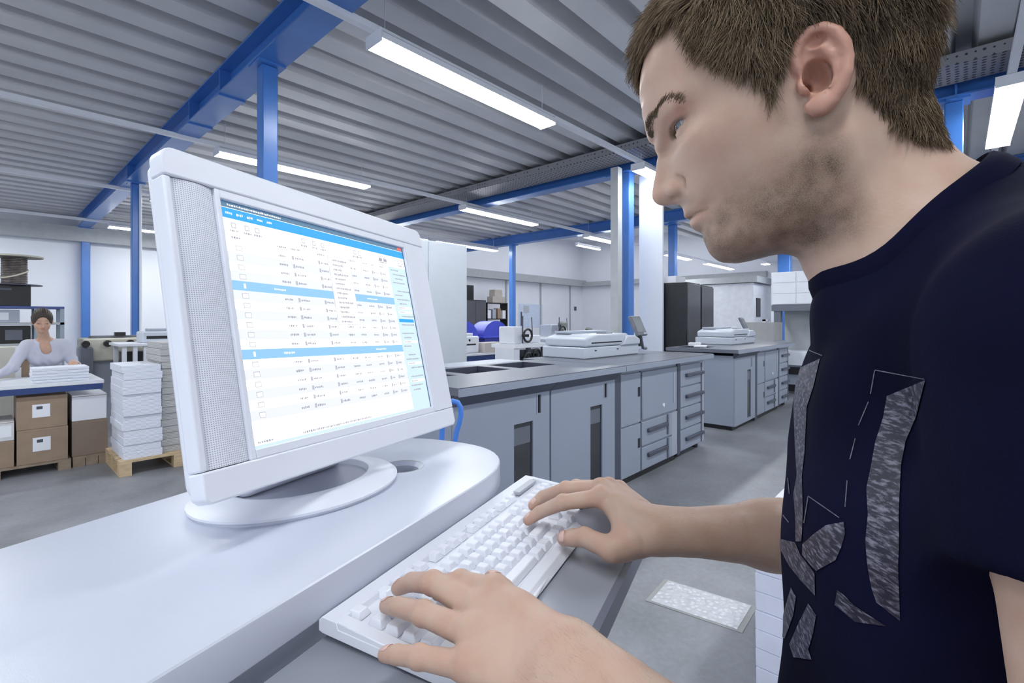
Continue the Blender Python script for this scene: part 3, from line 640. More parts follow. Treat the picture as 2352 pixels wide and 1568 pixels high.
B(0, 0.42, 0, 0.35, 0, 0.15).build('printer_body', SCANW, t, bevel=0.02); B(0.05, 0.28, -0.004, 0.01, 0.05, 0.09).build('paper_slot', BLACK, t); B(0.08, 0.34, 0.05, 0.25, 0.15, 0.19).build('lid', MPALE2, t, bevel=0.01)
B(0.30, 0.38, -0.006, 0.0, 0.08, 0.12).build('display', BLACK, t)

# ------------------------------------------------------------------ floor plate, white ream stack at lower right
t = thing('floor_plate', (0, 0, 0), 'bright metal tread plate let into the grey floor at lower right', 'floor plate')
def gp(px, py, z=0.0):
    d = (CAMZ - z) * FOC / (py - 735); l = (px - 1176) / FOC * d; return (d * CY + l * SY, d * SY - l * CY)
q = [gp(1535, 1335), gp(1726, 1393), gp(1693, 1447), gp(1495, 1381)]
def tread():
    m, N, L = _nodes('tread_plate'); b = N['Principled BSDF']; tc = N.new('ShaderNodeTexCoord')
    v = N.new('ShaderNodeTexVoronoi'); v.inputs['Scale'].default_value = 34
    L.new(tc.outputs['Object'], v.inputs[0]); bp = N.new('ShaderNodeBump'); bp.inputs['Strength'].default_value = 0.9; bp.inputs['Distance'].default_value = 0.008
    L.new(v.outputs['Distance'], bp.inputs['Height']); L.new(bp.outputs[0], b.inputs['Normal'])
    r = N.new('ShaderNodeValToRGB'); r.color_ramp.elements[0].color = (0.95, 0.95, 0.98, 1); r.color_ramp.elements[1].color = (0.62, 0.63, 0.66, 1); r.color_ramp.elements[1].position = 0.45
    L.new(v.outputs['Distance'], r.inputs[0]); L.new(r.outputs[0], b.inputs['Base Color'])
    b.inputs['Roughness'].default_value = 0.35; b.inputs['Metallic'].default_value = 0.15; return m
t.location = (q[0][0], q[0][1], 0)
b = MB(); b.prism([(p[0] - q[0][0], p[1] - q[0][1]) for p in q], 0.0, 0.006); b.build('plate', tread(), t)
cx = sum(p[0] for p in q) / 4; cy_ = sum(p[1] for p in q) / 4
b = MB(); b.prism([(cx + (p[0] - cx) * 1.09 - q[0][0], cy_ + (p[1] - cy_) * 1.12 - q[0][1]) for p in q], 0.0, 0.003); b.build('plate_rim', mat('dull_rim', (0.36, 0.37, 0.36), 0.6), t)
RE = layers('ream_wrappers', (0.78, 0.80, 0.93), (0.42, 0.44, 0.56), 8, 0.04)
stack('ream_stack', 2.04, -0.02, 0.0, 0.62, 0.60, 0.66, 9, mat('ream_wrap', (0.76, 0.78, 0.92), 0.55), 'stack of pale wrapped paper reams between the far forearm and the shirt', 'paper stacks', 0.002)
gx, gy = gp(1690, 1568)
t = tag(B(0, 0.42, -0.5, 0.0, 0, 0.05).build('paper_sheet_pile', mat('soiled_paper', (0.70, 0.70, 0.72), 0.7, var=0.25, scale=14), loc=(1.60, 0.38, 0), rotz=math.radians(-8)), 'soiled pale sheet pile on the floor at the bottom edge beside the shirt', 'paper')

# ------------------------------------------------------------------ the workstation in front: counter, tray, monitor, keyboard
FU = YAW - math.radians(25.9)                  # direction of the counter's long side
CU, SU = math.cos(FU), math.sin(FU)
def FGW(t_, m_, z_=0.0):                        # t along the counter, m towards the young man, z above camera height
    return (t_ * CU + m_ * SU, t_ * SU - m_ * CU, CAMZ + z_)
def fgthing(name, t0, m0, z0, label, cat, group=None):
    o = thing(name, FGW(t0, m0, z0), label, cat, group, rotz=FU); return o, (lambda v: (v[0] - t0, -(v[1] - m0), v[2] - z0))
def fgp(px, py, z):                            # (t, m) of a pixel at height z relative to the camera
    F = -z * FOC / (py - 735); R = (px - 1176) / FOC * F
    return (.8996 * F + .4368 * R, -.4368 * F + .8996 * R)
K = 0.95
CT = -0.242                                     # counter top
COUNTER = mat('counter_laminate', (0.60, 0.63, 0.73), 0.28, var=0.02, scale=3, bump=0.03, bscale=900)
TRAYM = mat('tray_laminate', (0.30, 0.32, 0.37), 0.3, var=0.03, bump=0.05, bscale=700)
cnt, xf = fgthing('counter', 0.3, -0.54, -CAMZ, 'white rounded-end counter carrying the monitor', 'counter')
mf, mb_, r_ = -0.361, -0.716, 0.17
t_end = 0.803
# plan outline: straight front and back, elliptical far end
poly = [(-0.6, mf), (t_end - 0.19, mf)]
cm = (mf + mb_) / 2; hw = (mf - mb_) / 2
for k in range(1, 24):
    a = PI / 2 - PI * k / 24
    ca, sa = math.cos(a), math.sin(a)
    e = 0.8
    poly.append((t_end - 0.19 + 0.215 * abs(ca) ** e, cm + hw * (abs(sa) ** e) * (1 if sa > 0 else -1)))
poly += [(t_end - 0.19, mb_), (-0.6, mb_)]
# grommet hole under the screen's far side
gt, gm = fgp(925, 1071, CT)
b = MB(xf); top = b
n = len(poly); b.prism(poly, CT - 0.040, CT)
slab = b.build('countertop', COUNTER, cnt, bevel=0.004, seg=3)
cut = MB(xf).lathe([(0, CT - 0.06), (0.026, CT - 0.06), (0.026, CT - 0.006), (0.034, CT + 0.0005), (0.034, CT + 0.01), (0, CT + 0.01)], (gt, gm), 40).build('grommet_cut', COUNTER, cnt)
bo = slab.modifiers.new('hole', 'BOOLEAN'); bo.object = cut; bo.operation = 'DIFFERENCE'; bo.solver = 'EXACT'
dg = bpy.context.evaluated_depsgraph_get(); me = bpy.data.meshes.new_from_object(slab.evaluated_get(dg)); slab.modifiers.clear(); slab.data = me
me.polygons.foreach_set('use_smooth', [True] * len(me.polygons)); me.set_sharp_from_angle(angle=0.5)
bpy.data.objects.remove(cut)
MB(xf).lathe([(0.0335, CT + 0.0005), (0.035, CT + 0.001), (0.0355, CT), (0.0262, CT - 0.010), (0.0258, CT - 0.03), (0.0335, CT + 0.0005)], (gt, gm), 40).build('grommet_ring', mat('grommet_grey', (0.52, 0.54, 0.56), 0.35), cnt, smooth=True)
MB(xf).lathe([(0, CT - 0.0385), (0.0257, CT - 0.0385), (0.0257, CT - 0.034), (0, CT - 0.034)], (gt, gm), 24).build('grommet_bottom', BLACK, cnt)
MB(xf).box(-0.5, t_end - 0.16, mb_ + 0.05, mf - 0.03, -CAMZ, CT - 0.04).build('pedestal', COUNTER, cnt)
# keyboard tray on a bracket fixed below the counter
TZ = -0.298
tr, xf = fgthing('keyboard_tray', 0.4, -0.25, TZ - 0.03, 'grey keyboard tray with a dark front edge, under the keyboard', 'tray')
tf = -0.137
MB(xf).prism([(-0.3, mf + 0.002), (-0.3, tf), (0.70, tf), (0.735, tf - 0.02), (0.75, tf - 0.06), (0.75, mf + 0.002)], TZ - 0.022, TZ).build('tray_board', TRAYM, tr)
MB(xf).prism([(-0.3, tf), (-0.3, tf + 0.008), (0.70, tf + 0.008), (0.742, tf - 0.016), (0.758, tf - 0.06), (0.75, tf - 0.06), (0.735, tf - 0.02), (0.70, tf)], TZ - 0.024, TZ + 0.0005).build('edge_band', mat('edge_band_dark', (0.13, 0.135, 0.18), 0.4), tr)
for a in (0.1, 0.55): MB(xf).box(a, a + 0.04, mf - 0.03, mf + 0.05, TZ - 0.06, TZ - 0.022).build('bracket', DARKSTEEL, tr)
# mouse on the tray behind the far hand
t0, m0 = fgp(1395, 1188, TZ + 0.02)
ms, xf = fgthing('computer_mouse', t0, m0, TZ, 'pale grey mouse on the tray behind the far hand', 'mouse')
b = MB(xf); n1, n2 = 16, 10; vs = []
for i in range(n2 + 1):
    ph = PI / 2 * i / n2
    for k in range(n1):
        a = 2 * PI * k / n1; vs.append((t0 + 0.030 * math.cos(a) * math.cos(ph), m0 + 0.052 * math.sin(a) * math.cos(ph) ** 0.8, TZ + 0.003 + 0.032 * math.sin(ph)))
fs = [(i * n1 + k, i * n1 + (k + 1) % n1, (i + 1) * n1 + (k + 1) % n1, (i + 1) * n1 + k) for i in range(n2) for k in range(n1)] + [tuple(range(n1))[::-1]]
b.add(vs, fs); b.build('mouse_shell', mat('mouse_grey', (0.42, 0.44, 0.50), 0.3), ms, smooth=True)
MB(xf).box(t0 - 0.004, t0 + 0.004, m0 - 0.04, m0 - 0.02, TZ + 0.026, TZ + 0.034).build('scroll_wheel', MDARK, ms)
MB(xf).tube([(t0, m0 - 0.05, TZ + 0.006), (t0 + 0.03, m0 - 0.075, TZ + 0.004), (t0 + 0.05, m0 - 0.11, TZ + 0.004)], 0.002, 6).build('cable', MTOP, ms)

# ---- monitor: screen plane found from its four corners
def mon_pt(a, c, o=0.0):
    """a: metres along the screen from its top left corner, c: metres down the screen, o: out of the screen; in t,m,z"""
    return (MO[0] + MA[0] * a + MD[0] * c + MN[0] * o, MO[1] + MA[1] * a + MD[1] * c + MN[1] * o, MO[2] + MA[2] * a + MD[2] * c + MN[2] * o)
S_ = 0.5525
_tl = (-0.628 * S_, 1.038 * S_, 0.258 * S_)
MO = (.8996 * _tl[1] + .4368 * _tl[0], -.4368 * _tl[1] + .8996 * _tl[0], _tl[2])
til = math.radians(11.3)
MO = (0.3648, -0.56223, 0.14252)
_a = Vector((0.9987, -0.0415, -0.028)).normalized(); _d = Vector((-0.0175, 0.2344, -0.972)); _d = (_d - _d.dot(_a) * _a).normalized(); _n = _a.cross(_d)
if _n.y < 0: _n = -_n
MA, MD, MN = tuple(_a), tuple(_d), tuple(_n)
def mon_px(px, py):
    """screen-plane coordinates (a, c) of a pixel"""
    r = np.array([(px - 1176) / FOC, 1.0, (735 - py) / FOC]); d = np.array([.8996 + .4368 * r[0], -.4368 + .8996 * r[0], r[2]])
    nn = np.array(MN); mo = np.array(MO); s = mo.dot(nn) / d.dot(nn); p = d * s - mo
    return float(p.dot(np.array(MA))), float(p.dot(np.array(MD)))
SW, SH = 0.3575, 0.2945
mon, xf = fgthing('computer_monitor', 0.52, -0.50, CT, 'white monitor with dotted side grille, showing a job list', 'monitor')
MW = mat('monitor_white_plastic', (0.80, 0.82, 0.90), 0.38, var=0.01, bump=0.03, bscale=1200)
XL, XR, YTp, YB = -0.0630, 0.4195, -0.0440, 0.3365
X_ = lambda lst: [mon_pt(*p) for p in lst]
def mprism(b, poly, o0, o1):
    n = len(poly); b.add(X_([(p[0], p[1], o0) for p in poly] + [(p[0], p[1], o1) for p in poly]),
                         [tuple(range(n)), tuple(range(2 * n - 1, n - 1, -1))] + [(i, (i + 1) % n, n + (i + 1) % n, n + i) for i in range(n)])
def rrect(x0, x1, y0, y1, r, k=5):
    out = []
    for cx_, cy2, a0 in ((x1 - r, y0 + r, -PI / 2), (x1 - r, y1 - r, 0), (x0 + r, y1 - r, PI / 2), (x0 + r, y0 + r, PI)):
        for i in range(k + 1): a = a0 + PI / 2 * i / k; out.append((cx_ + r * math.cos(a), cy2 + r * math.sin(a)))
    return out
b = MB(xf); mprism(b, rrect(XL + 0.006, XR - 0.006, YTp + 0.006, YB - 0.006, 0.014), -0.034, -0.010)
b.build('back_shell', MW, mon, bevel=0.006, seg=3)
b = MB(xf); mprism(b, rrect(0.02, SW - 0.06, 0.02, 0.30, 0.03), -0.075, -0.03); b.build('rear_bulge', MW, mon, bevel=0.012)
# front frame as four bars around the screen, grille recessed on the left, strip on the right
def bar(name, x0, x1, y0, y1, o1=0.007, bev=0.004, m=MW, o0=-0.006, parent=None):
    b = MB(xf); mprism(b, [(x0, y0), (x1, y0), (x1, y1), (x0, y1)], o0, o1); return b.build(name, m, parent or mon, bevel=bev, seg=3)
b = MB(xf); mprism(b, [p for p in rrect(XL, XR, YTp, 0.02, 0.014) if p[1] < 0.004] + [(XL, -0.0105), (XR, -0.0105)][::-1], -0.006, 0.007)
fr = None
def topbar():
    b = MB(xf); k = 5; r = 0.014; pl = []
    for cx_, a0 in ((XR - r, -PI / 2), (XL + r, PI)):
        seq = [(cx_ + r * math.cos(a0 + PI / 2 * i / k), YTp + r + r * math.sin(a0 + PI / 2 * i / k)) for i in range(k + 1)]
        pl.append(seq)
    poly = pl[0] + [(XR, -0.0105), (XL, -0.0105)] + pl[1]
    mprism(b, poly, -0.016, 0.0062); return b.build('top_bezel', MW, mon, bevel=0.0022, seg=3)
topbar()
def botbar():
    b = MB(xf); mprism(b, [(XL, SH + 0.010), (XR, SH + 0.010), (XR, YB - 0.006), (XR - 0.006, YB), (XL + 0.006, YB), (XL, YB - 0.006)], -0.016, 0.0062); return b.build('bottom_bezel', MW, mon, bevel=0.0022, seg=3)
botbar()
bar('inner_frame', -0.006, 0.0, -0.0105, SH + 0.010, 0.005, 0.001)
bar('inner_frame', SW, SW + 0.004, -0.0105, SH + 0.010, 0.005, 0.001)
bar('inner_frame', 0.0, SW, -0.0105, 0.0, 0.005, 0.001)
bar('inner_frame', 0.0, SW, SH, SH + 0.010, 0.005, 0.001)
bar('side_strip', SW + 0.004, XR, -0.0100, SH + 0.0095, 0.0058, 0.0010, o0=-0.016)
# speaker grille: round dark perforations in a regular grid
def grille_mat():
    m, N, L = _nodes('perforated_grille'); b = N['Principled BSDF']
    uv = N.new('ShaderNodeUVMap'); sc = N.new('ShaderNodeVectorMath'); sc.operation = 'SCALE'; sc.inputs['Scale'].default_value = 1000 / 2.3
    L.new(uv.outputs[0], sc.inputs[0]); fr_ = N.new('ShaderNodeVectorMath'); fr_.operation = 'FRACTION'; L.new(sc.outputs[0], fr_.inputs[0])
    sb = N.new('ShaderNodeVectorMath'); sb.operation = 'SUBTRACT'; sb.inputs[1].default_value = (0.5, 0.5, 0); L.new(fr_.outputs[0], sb.inputs[0])
    ln = N.new('ShaderNodeVectorMath'); ln.operation = 'LENGTH'; L.new(sb.outputs[0], ln.inputs[0])
    r = N.new('ShaderNodeValToRGB'); r.color_ramp.elements[0].position = 0.20; r.color_ramp.elements[1].position = 0.28
    r.color_ramp.elements[0].color = (0.34, 0.36, 0.44, 1); r.color_ramp.elements[1].color = (0.80, 0.82, 0.90, 1)
    L.new(ln.outputs['Value'], r.inputs[0]); L.new(r.outputs[0], b.inputs['Base Color'])
    bp = N.new('ShaderNodeBump'); bp.inputs['Strength'].default_value = 0.6; bp.inputs['Distance'].default_value = 0.001
    L.new(r.outputs[0], bp.inputs['Height']); L.new(bp.outputs[0], b.inputs['Normal']); b.inputs['Roughness'].default_value = 0.5; return m
gx0, gx1 = XL + 0.0085, -0.0075
b = MB(xf); nx = 10
row = [(gx0 + (gx1 - gx0) * i / nx, 0.0012 + 0.0036 * math.sin(PI * i / nx)) for i in range(nx + 1)]
b.add(X_([(p[0], -0.0095, p[1]) for p in row] + [(p[0], SH + 0.009, p[1]) for p in row]), [(i, i + 1, nx + 2 + i, nx + 1 + i) for i in range(nx)])
g = b.build('speaker_grille', grille_mat(), mon, smooth=True)
uvl = g.data.uv_layers.new(name='UVMap')
for lp in g.data.loops:
    k = lp.vertex_index; i = k % (nx + 1); uvl.data[lp.index].uv = (row[i][0], -0.0095 if k <= nx else SH + 0.009)
bar('left_edge', XL, gx0 - 0.0002, -0.0100, SH + 0.0095, 0.0048, 0.0022, o0=-0.016)
bar('grille_backing', XL + 0.003, -0.006, -0.009, SH + 0.008, 0.0006, 0)
# the lit screen and what it shows
b = MB(xf); b.add(X_([(0, 0, 0.0), (SW, 0, 0.0), (SW, SH, 0.0), (0, SH, 0.0)]), [(0, 3, 2, 1)])
scr = b.build('screen', glow('screen_white', (0.98, 0.99, 1.0), 0.95), mon)
def gl(n, c, s=0.9):
    m = glow(n, c, s); m.node_tree.nodes['Principled BSDF'].inputs['Base Color'].default_value = (0.02, 0.02, 0.02, 1); return m
GM = [gl('screen_header_blue', (0.0, 0.36, 0.93)), gl('screen_row_blue', (0.27, 0.56, 0.93)), gl('screen_row_tint', (0.80, 0.83, 0.94)), gl('screen_panel_blue', (0.62, 0.80, 0.95)),
      gl('screen_text', (0.38, 0.38, 0.44), 0.85), gl('screen_title_dark', (0.10, 0.22, 0.36), 0.8), gl('screen_red', (0.75, 0.15, 0.12)), gl('screen_light', (0.97, 0.98, 1.0), 0.95), gl('screen_frame_navy', (0.05, 0.12, 0.24), 0.7), gl('screen_text_soft', (0.50, 0.51, 0.58), 0.85)]
b = MB(xf)
def patch(x0, y0, x1, y1, mi, lay=1):
    """fractions of the screen width and height"""
    b.m = mi; b.add(X_([(x0 * SW, y0 * SH, 0.00015 * lay), (x1 * SW, y0 * SH, 0.00015 * lay), (x1 * SW, y1 * SH, 0.00015 * lay), (x0 * SW, y1 * SH, 0.00015 * lay)]), [(0, 3, 2, 1)])
patch(0, 0, 1, 0.026, 5); patch(0, 0.028, 1, 0.072, 0); patch(0.955, 0.003, 0.99, 0.022, 6, 2)
patch(0, 0, 0.006, 1, 8, 3); patch(0, 0.988, 1, 1, 3, 1); patch(0.993, 0, 1, 1, 8, 3); patch(0, 0, 1, 0.004, 8, 3)
rs = random.Random(8)
def text(x, y, w, mi=4, lay=3, h=0.008):
    """a line of small print: short irregular dashes"""
    xx = x
    while xx < x + w - 0.003:
        l = rs.uniform(0.003, 0.008); patch(xx, y - h / 2 * rs.uniform(0.6, 1.2), min(xx + l, x + w), y + h / 2 * rs.uniform(0.6, 1.2), mi, lay); xx += l + 0.0022
text(0.03, 0.014, 0.22, 7, 3, 0.008)
for x in (0.02, 0.06, 0.10, 0.14, 0.18): text(x, 0.050, 0.024, 7, 3, 0.010)
for x in (0.035, 0.085, 0.125, 0.33, 0.385, 0.43, 0.62, 0.65, 0.80, 0.83, 0.94, 0.965):     # toolbar icons
    patch(x, 0.088, x + 0.018, 0.112, 9, 2); patch(x + 0.003, 0.092, x + 0.015, 0.108, 7, 3); text(x - 0.006, 0.124, 0.03, 4, 3, 0.009)
patch(0.79, 0.10, 0.815, 0.118, 4, 4); patch(0.825, 0.10, 0.85, 0.118, 4, 4)
patch(0.855, 0.140, 1, 0.988, 3, 1)
cols = (0.03, 0.21, 0.27, 0.40, 0.505, 0.58, 0.665, 0.725, 0.785); wid = (0.04, 0.05, 0.055, 0.05, 0.05, 0.05, 0.045, 0.03, 0.04)
for c, w in zip(cols, wid): text(c, 0.153, w * 0.8, 4, 3, 0.009)
y = 0.175; hrow = 0.040; rows = ['r'] * 4 + ['b'] + ['r'] * 6 + ['b'] + ['r'] * 6
for i, kind in enumerate(rows):
    if kind == 'b':
        patch(0.006, y, 0.855, y + hrow, 1, 2); patch(0.05, y + 0.010, 0.058, y + 0.03, 7, 3); text(0.17, y + 0.02, 0.05, 7, 3); text(0.66, y + 0.02, 0.07, 7, 3)
    else:
        if i % 2: patch(0.006, y, 0.855, y + hrow, 2, 1)
        for j, (c, w) in enumerate(zip(cols, wid)):
            if j == 0:
                patch(c + 0.01, y + 0.010, c + 0.034, y + 0.032, 9, 2); patch(c + 0.012, y + 0.013, c + 0.032, y + 0.030, 7, 3)
            else:
                if j in (2, 3, 8, 7): patch(c, y + 0.011, c + 0.010, y + 0.030, 9, 3)
                text(c + (0.014 if j in (2, 3, 8, 7) else 0), y + 0.021, w * 0.75, 4, 3, 0.009)
    y += hrow
# drop-down menu and side panel
patch(0.455, 0.150, 0.585, 0.505, 9, 4); patch(0.457, 0.152, 0.583, 0.503, 7, 5)
for k in range(14): text(0.478, 0.170 + k * 0.0245, (0.085, 0.06, 0.05)[k % 3], 4, 6, 0.009)
yy = 0.16
for k in range(30):
    if k == 12: patch(0.865, yy - 0.010, 0.985, yy + 0.010, 0, 3)
    elif k in (9, 10, 17, 22, 26): patch(0.875, yy - 0.008, 0.985, yy + 0.008, 7, 3); text(0.88, yy, 0.05, 9, 4)
    elif k % 5 != 4: text(0.87 + 0.012 * (k % 3), yy, 0.06 + 0.04 * (k % 2), 4, 3, 0.008)
    yy += 0.0258
text(0.02, 0.978, 0.06, 4, 4); text(0.20, 0.978, 0.36, 4, 4, 0.009)
ui = b.build('screen_picture', GM, scr)
# screen bezel shadow gap
# monitor foot: oval plate with a hollow, and the neck behind
bt, bm_ = 0.5 * (fgp(410, 1170, CT)[0] + fgp(920, 1100, CT)[0]), 0
c1 = fgp(412, 1180, CT + 0.004); c2 = fgp(921, 1095, CT + 0.004); lowp = fgp(600, 1201, CT)
BTc = (0.497, -0.575); BA, BBm = 0.143, 0.114
b = MB(xf); SEG = 64
def oval(rx, ry, z, r_o=0.2):
    out = []
    for k in range(SEG):
        x_, y_ = rx * math.cos(2 * PI * k / SEG), ry * math.sin(2 * PI * k / SEG); out.append((BTc[0] + x_ * math.cos(r_o) - y_ * math.sin(r_o), BTc[1] + x_ * math.sin(r_o) + y_ * math.cos(r_o), z))
    return out
rings = [oval(BA - 0.004, BBm - 0.004, CT), oval(BA - 0.003, BBm - 0.003, CT + 0.003), oval(BA, BBm, CT + 0.005), oval(BA, BBm, CT + 0.008), oval(BA - 0.006, BBm - 0.005, CT + 0.0125), oval(BA - 0.030, BBm - 0.024, CT + 0.018), oval(BA - 0.042, BBm - 0.033, CT + 0.0195), oval(BA - 0.0455, BBm - 0.0365, CT + 0.0185), oval(BA - 0.048, BBm - 0.039, CT + 0.0100)]
vs = [v for r in rings for v in r]; fs = [(i * SEG + k, i * SEG + (k + 1) % SEG, (i + 1) * SEG + (k + 1) % SEG, (i + 1) * SEG + k) for i in range(len(rings) - 1) for k in range(SEG)]
fs += [tuple(range(SEG))[::-1], tuple((len(rings) - 1) * SEG + k for k in range(SEG))]
b.add(vs, fs); b.build('foot', MW, mon, smooth=True)
b = MB(xf); b.add(oval(BA - 0.0475, BBm - 0.0385, CT + 0.0104) + oval(BA - 0.0475, BBm - 0.0385, CT + 0.004), [tuple(range(SEG)), tuple(range(2 * SEG - 1, SEG - 1, -1))] + [(k, (k + 1) % SEG, SEG + (k + 1) % SEG, SEG + k) for k in range(SEG)]); b.build('foot_recess', mat('foot_recess_shade', (0.52, 0.54, 0.63), 0.5), mon)  # hollow of the white foot coloured greyer, its shade painted in
b = MB(xf)
def ring_neck(z, w, d0, d1): return [(BTc[0] - w, d0, z), (BTc[0] + w, d0, z), (BTc[0] + w, d1, z), (BTc[0] - w, d1, z)]
ymid = MO[1] + MD[1] * 0.25 - 0.05
lv = [ring_neck(CT + 0.01, 0.085, BTc[1] - 0.075, BTc[1] - 0.01), ring_neck(CT + 0.08, 0.06, ymid - 0.045, ymid + 0.015), ring_neck(CT + 0.2, 0.05, ymid - 0.055, ymid + 0.0)]
vs = [v for r in lv for v in r]; b.add(vs, [(i * 4 + k, i * 4 + (k + 1) % 4, i * 4 + 4 + (k + 1) % 4, i * 4 + 4 + k) for i in range(2) for k in range(4)] + [(0, 3, 2, 1), (8, 9, 10, 11)])
b.build('neck', MW, mon, bevel=0.01)
# ---- keyboard
KZ = -0.276
KT0, KT1, KM0, KM1 = 0.329, 0.788, -0.3595, -0.203
kb, xf = fgthing('keyboard', (KT0 + KT1) / 2, (KM0 + KM1) / 2, TZ, 'white full-size keyboard both hands rest on', 'keyboard')
KW = mat('keyboard_white_plastic', (0.78, 0.80, 0.87), 0.42, var=0.01, bump=0.06, bscale=1500)
KC = mat('keycap_white_plastic', (0.80, 0.82, 0.89), 0.45, var=0.01)
def kz(m_): return KZ - 0.004 - (m_ - KM0) / (KM1 - KM0) * 0.008      # deck height under the caps, falling towards the typist
b = MB(xf)
prof = [(KM0, KZ - 0.012), (KM0, KZ - 0.002), (KM0 + 0.004, KZ + 0.0015), (KM0 + 0.022, KZ + 0.001), (KM0 + 0.024, kz(KM0 + 0.024)), (KM1 - 0.019, kz(KM1 - 0.019)), (KM1 - 0.017, kz(KM1) + 0.003), (KM1 - 0.006, kz(KM1) + 0.001), (KM1, kz(KM1) - 0.006), (KM1 + 0.001, TZ + 0.003), (KM1 - 0.01, TZ + 0.001)]
b.prism([(p[0], p[1]) for p in prof] + [(KM0 + 0.005, KZ - 0.0135)], KT0, KT1, 'x'); b.build('keyboard_case', KW, kb, bevel=0.002)
MB(xf).prism([(KM0 + 0.02, KZ - 0.012), (KM0 + 0.02, KZ + 0.0012), (KM1 - 0.019, kz(KM1) + 0.003), (KM1 - 0.019, kz(KM1) - 0.006)], KT0 + 0.0005, KT0 + 0.014, 'x').build('side_rim', KW, kb, bevel=0.001)
MB(xf).prism([(KM0 + 0.02, KZ - 0.012), (KM0 + 0.02, KZ + 0.0012), (KM1 - 0.019, kz(KM1) + 0.003), (KM1 - 0.019, kz(KM1) - 0.006)], KT1 - 0.010, KT1 - 0.0005, 'x').build('side_rim', KW, kb, bevel=0.001)
for k in range(14):
    pass
# wavy wrist edge
pts = [(KT0 + 0.002 + (KT1 - KT0 - 0.004) * i / 30, KM1 + 0.001 + 0.004 * math.sin(i / 30 * 2 * PI * 1.5) ) for i in range(31)]
MB(xf).prism([(p[0], p[1]) for p in pts] + [(KT1 - 0.002, KM1 - 0.014), (KT0 + 0.002, KM1 - 0.014)], TZ + 0.004, kz(KM1) - 0.003).build('wrist_edge', KW, kb, bevel=0.003)
U = 0.0188 * (KT1 - KT0 - 0.032) / (22.5 * 0.0188)
LEG = mat('key_legend', (0.30, 0.32, 0.38), 0.6)
capcache = {}
def keycap(name, u0, row, w=1.0, h=1.0, m0=None, low=False):
    """u0: left edge in key units; row 0 = front row"""
    key = (name, w, h, low)
    ct = KT0 + 0.016 + (u0 + w / 2) * U; cm_ = (KM1 - 0.020) - (row + h / 2) * U * 1.0 if m0 is None else m0
    zt = kz(cm_)
    hh = 0.0075 if not low else 0.005
    if key not in capcache:
        hx, hy = w * U / 2 - 0.0011, h * U / 2 - 0.0011; b = MB()
        tx, ty = hx - 0.0030, hy - 0.0026; oy = 0.0008
        b.add([(-hx, -hy, 0), (hx, -hy, 0), (hx, hy, 0), (-hx, hy, 0), (-tx, -ty + oy, hh), (tx, -ty + oy, hh), (tx, ty + oy, hh), (-tx, ty + oy, hh)],
              [(0, 3, 2, 1), (4, 5, 6, 7), (0, 1, 5, 4), (1, 2, 6, 5), (2, 3, 7, 6), (3, 0, 4, 7)])
        o = b.build(name, KC, kb, bevel=0.0011); capcache[key] = o
    else:
        o = capcache[key].copy(); COL.objects.link(o); o.parent = kb
    o.location = xf((ct, cm_, zt)); return o
R0 = KM1 - 0.020
# main block: rows from the space row (0) to the digit row (4), then function keys
for u, w in ((0, 1.25), (1.25, 1.25), (2.5, 1.25)): keycap('modifier_key', u, 0, w)
keycap('space_bar', 3.75, 0, 6.25)
for u in (10.0, 11.25, 12.5, 13.75): keycap('modifier_key', u, 0, 1.25)
keycap('modifier_key', 0, 1, 2.25); [keycap('letter_key', 2.25 + k, 1) for k in range(10)]; keycap('modifier_key', 12.25, 1, 2.75)
keycap('modifier_key', 0, 2, 1.75); [keycap('letter_key', 1.75 + k, 2) for k in range(11)]; keycap('modifier_key', 12.75, 2, 2.25)
keycap('modifier_key', 0, 3, 1.5); [keycap('letter_key', 1.5 + k, 3) for k in range(12)]; keycap('modifier_key', 13.5, 3, 1.5)
[keycap('digit_key', k, 4) for k in range(13)]; keycap('modifier_key', 13, 4, 2)
MF = R0 - 5.85 * U
keycap('function_key', 0, 0, m0=MF)
for g_ in range(3):
    for k in range(4): keycap('function_key', 2 + g_ * 4.5 + k, 0, m0=MF)
for k in range(3): keycap('function_key', 15.25 + k, 0, m0=MF)
for r in (3, 4):
    for k in range(3): keycap('navigation_key', 15.25 + k, r)
keycap('arrow_key', 16.25, 1)
for k in range(3): keycap('arrow_key', 15.25 + k, 0)
for r in range(5):
    for k in range(4):
        if k == 3 and r in (0, 2): continue
        if r == 0 and k == 0: continue
        keycap('numpad_key', 18.5 + k, r)
MB(xf).box(KT1 - 0.085, KT1 - 0.018, MF - 0.006, MF + 0.006, KZ - 0.003, KZ + 0.002).build('indicator_panel', mat('indicator_grey', (0.42, 0.44, 0.50), 0.3), kb, bevel=0.001)
MB(xf).tube([(0.60, KM0 + 0.002, TZ + 0.012), (0.61, KM0 - 0.0005, TZ + 0.010)], 0.003, 8).build('cable', MTOP, kb)
# legends on the caps nearest the camera: small marks of the key faces
leg = MB(xf)
# ------------------------------------------------------------------ implicit surfaces for bodies: smooth unions meshed with surface nets
def V3(*a): return np.array(a, float)
def cap(P, a, b, r1, r2=None):
    r2 = r1 if r2 is None else r2; a = np.asarray(a, float); b = np.asarray(b, float)
    pa = P - a; ba = b - a; h = np.clip(pa @ ba / (ba @ ba + 1e-12), 0, 1)
    return np.sqrt(((pa - h[:, None] * ba) ** 2).sum(1)) - (r1 + (r2 - r1) * h)
def ell(P, c, r):
    q = (P - np.asarray(c, float)) / np.asarray(r, float); k0 = np.sqrt((q ** 2).sum(1)); q2 = q / np.asarray(r, float); k1 = np.sqrt((q2 ** 2).sum(1)) + 1e-9
    return k0 * (k0 - 1) / k1
def smin(a, b, k):
    h = np.clip(0.5 + 0.5 * (b - a) / k, 0, 1); return b + (a - b) * h - k * h * (1 - h)
def smax(a, b, k): return -smin(-a, -b, k)
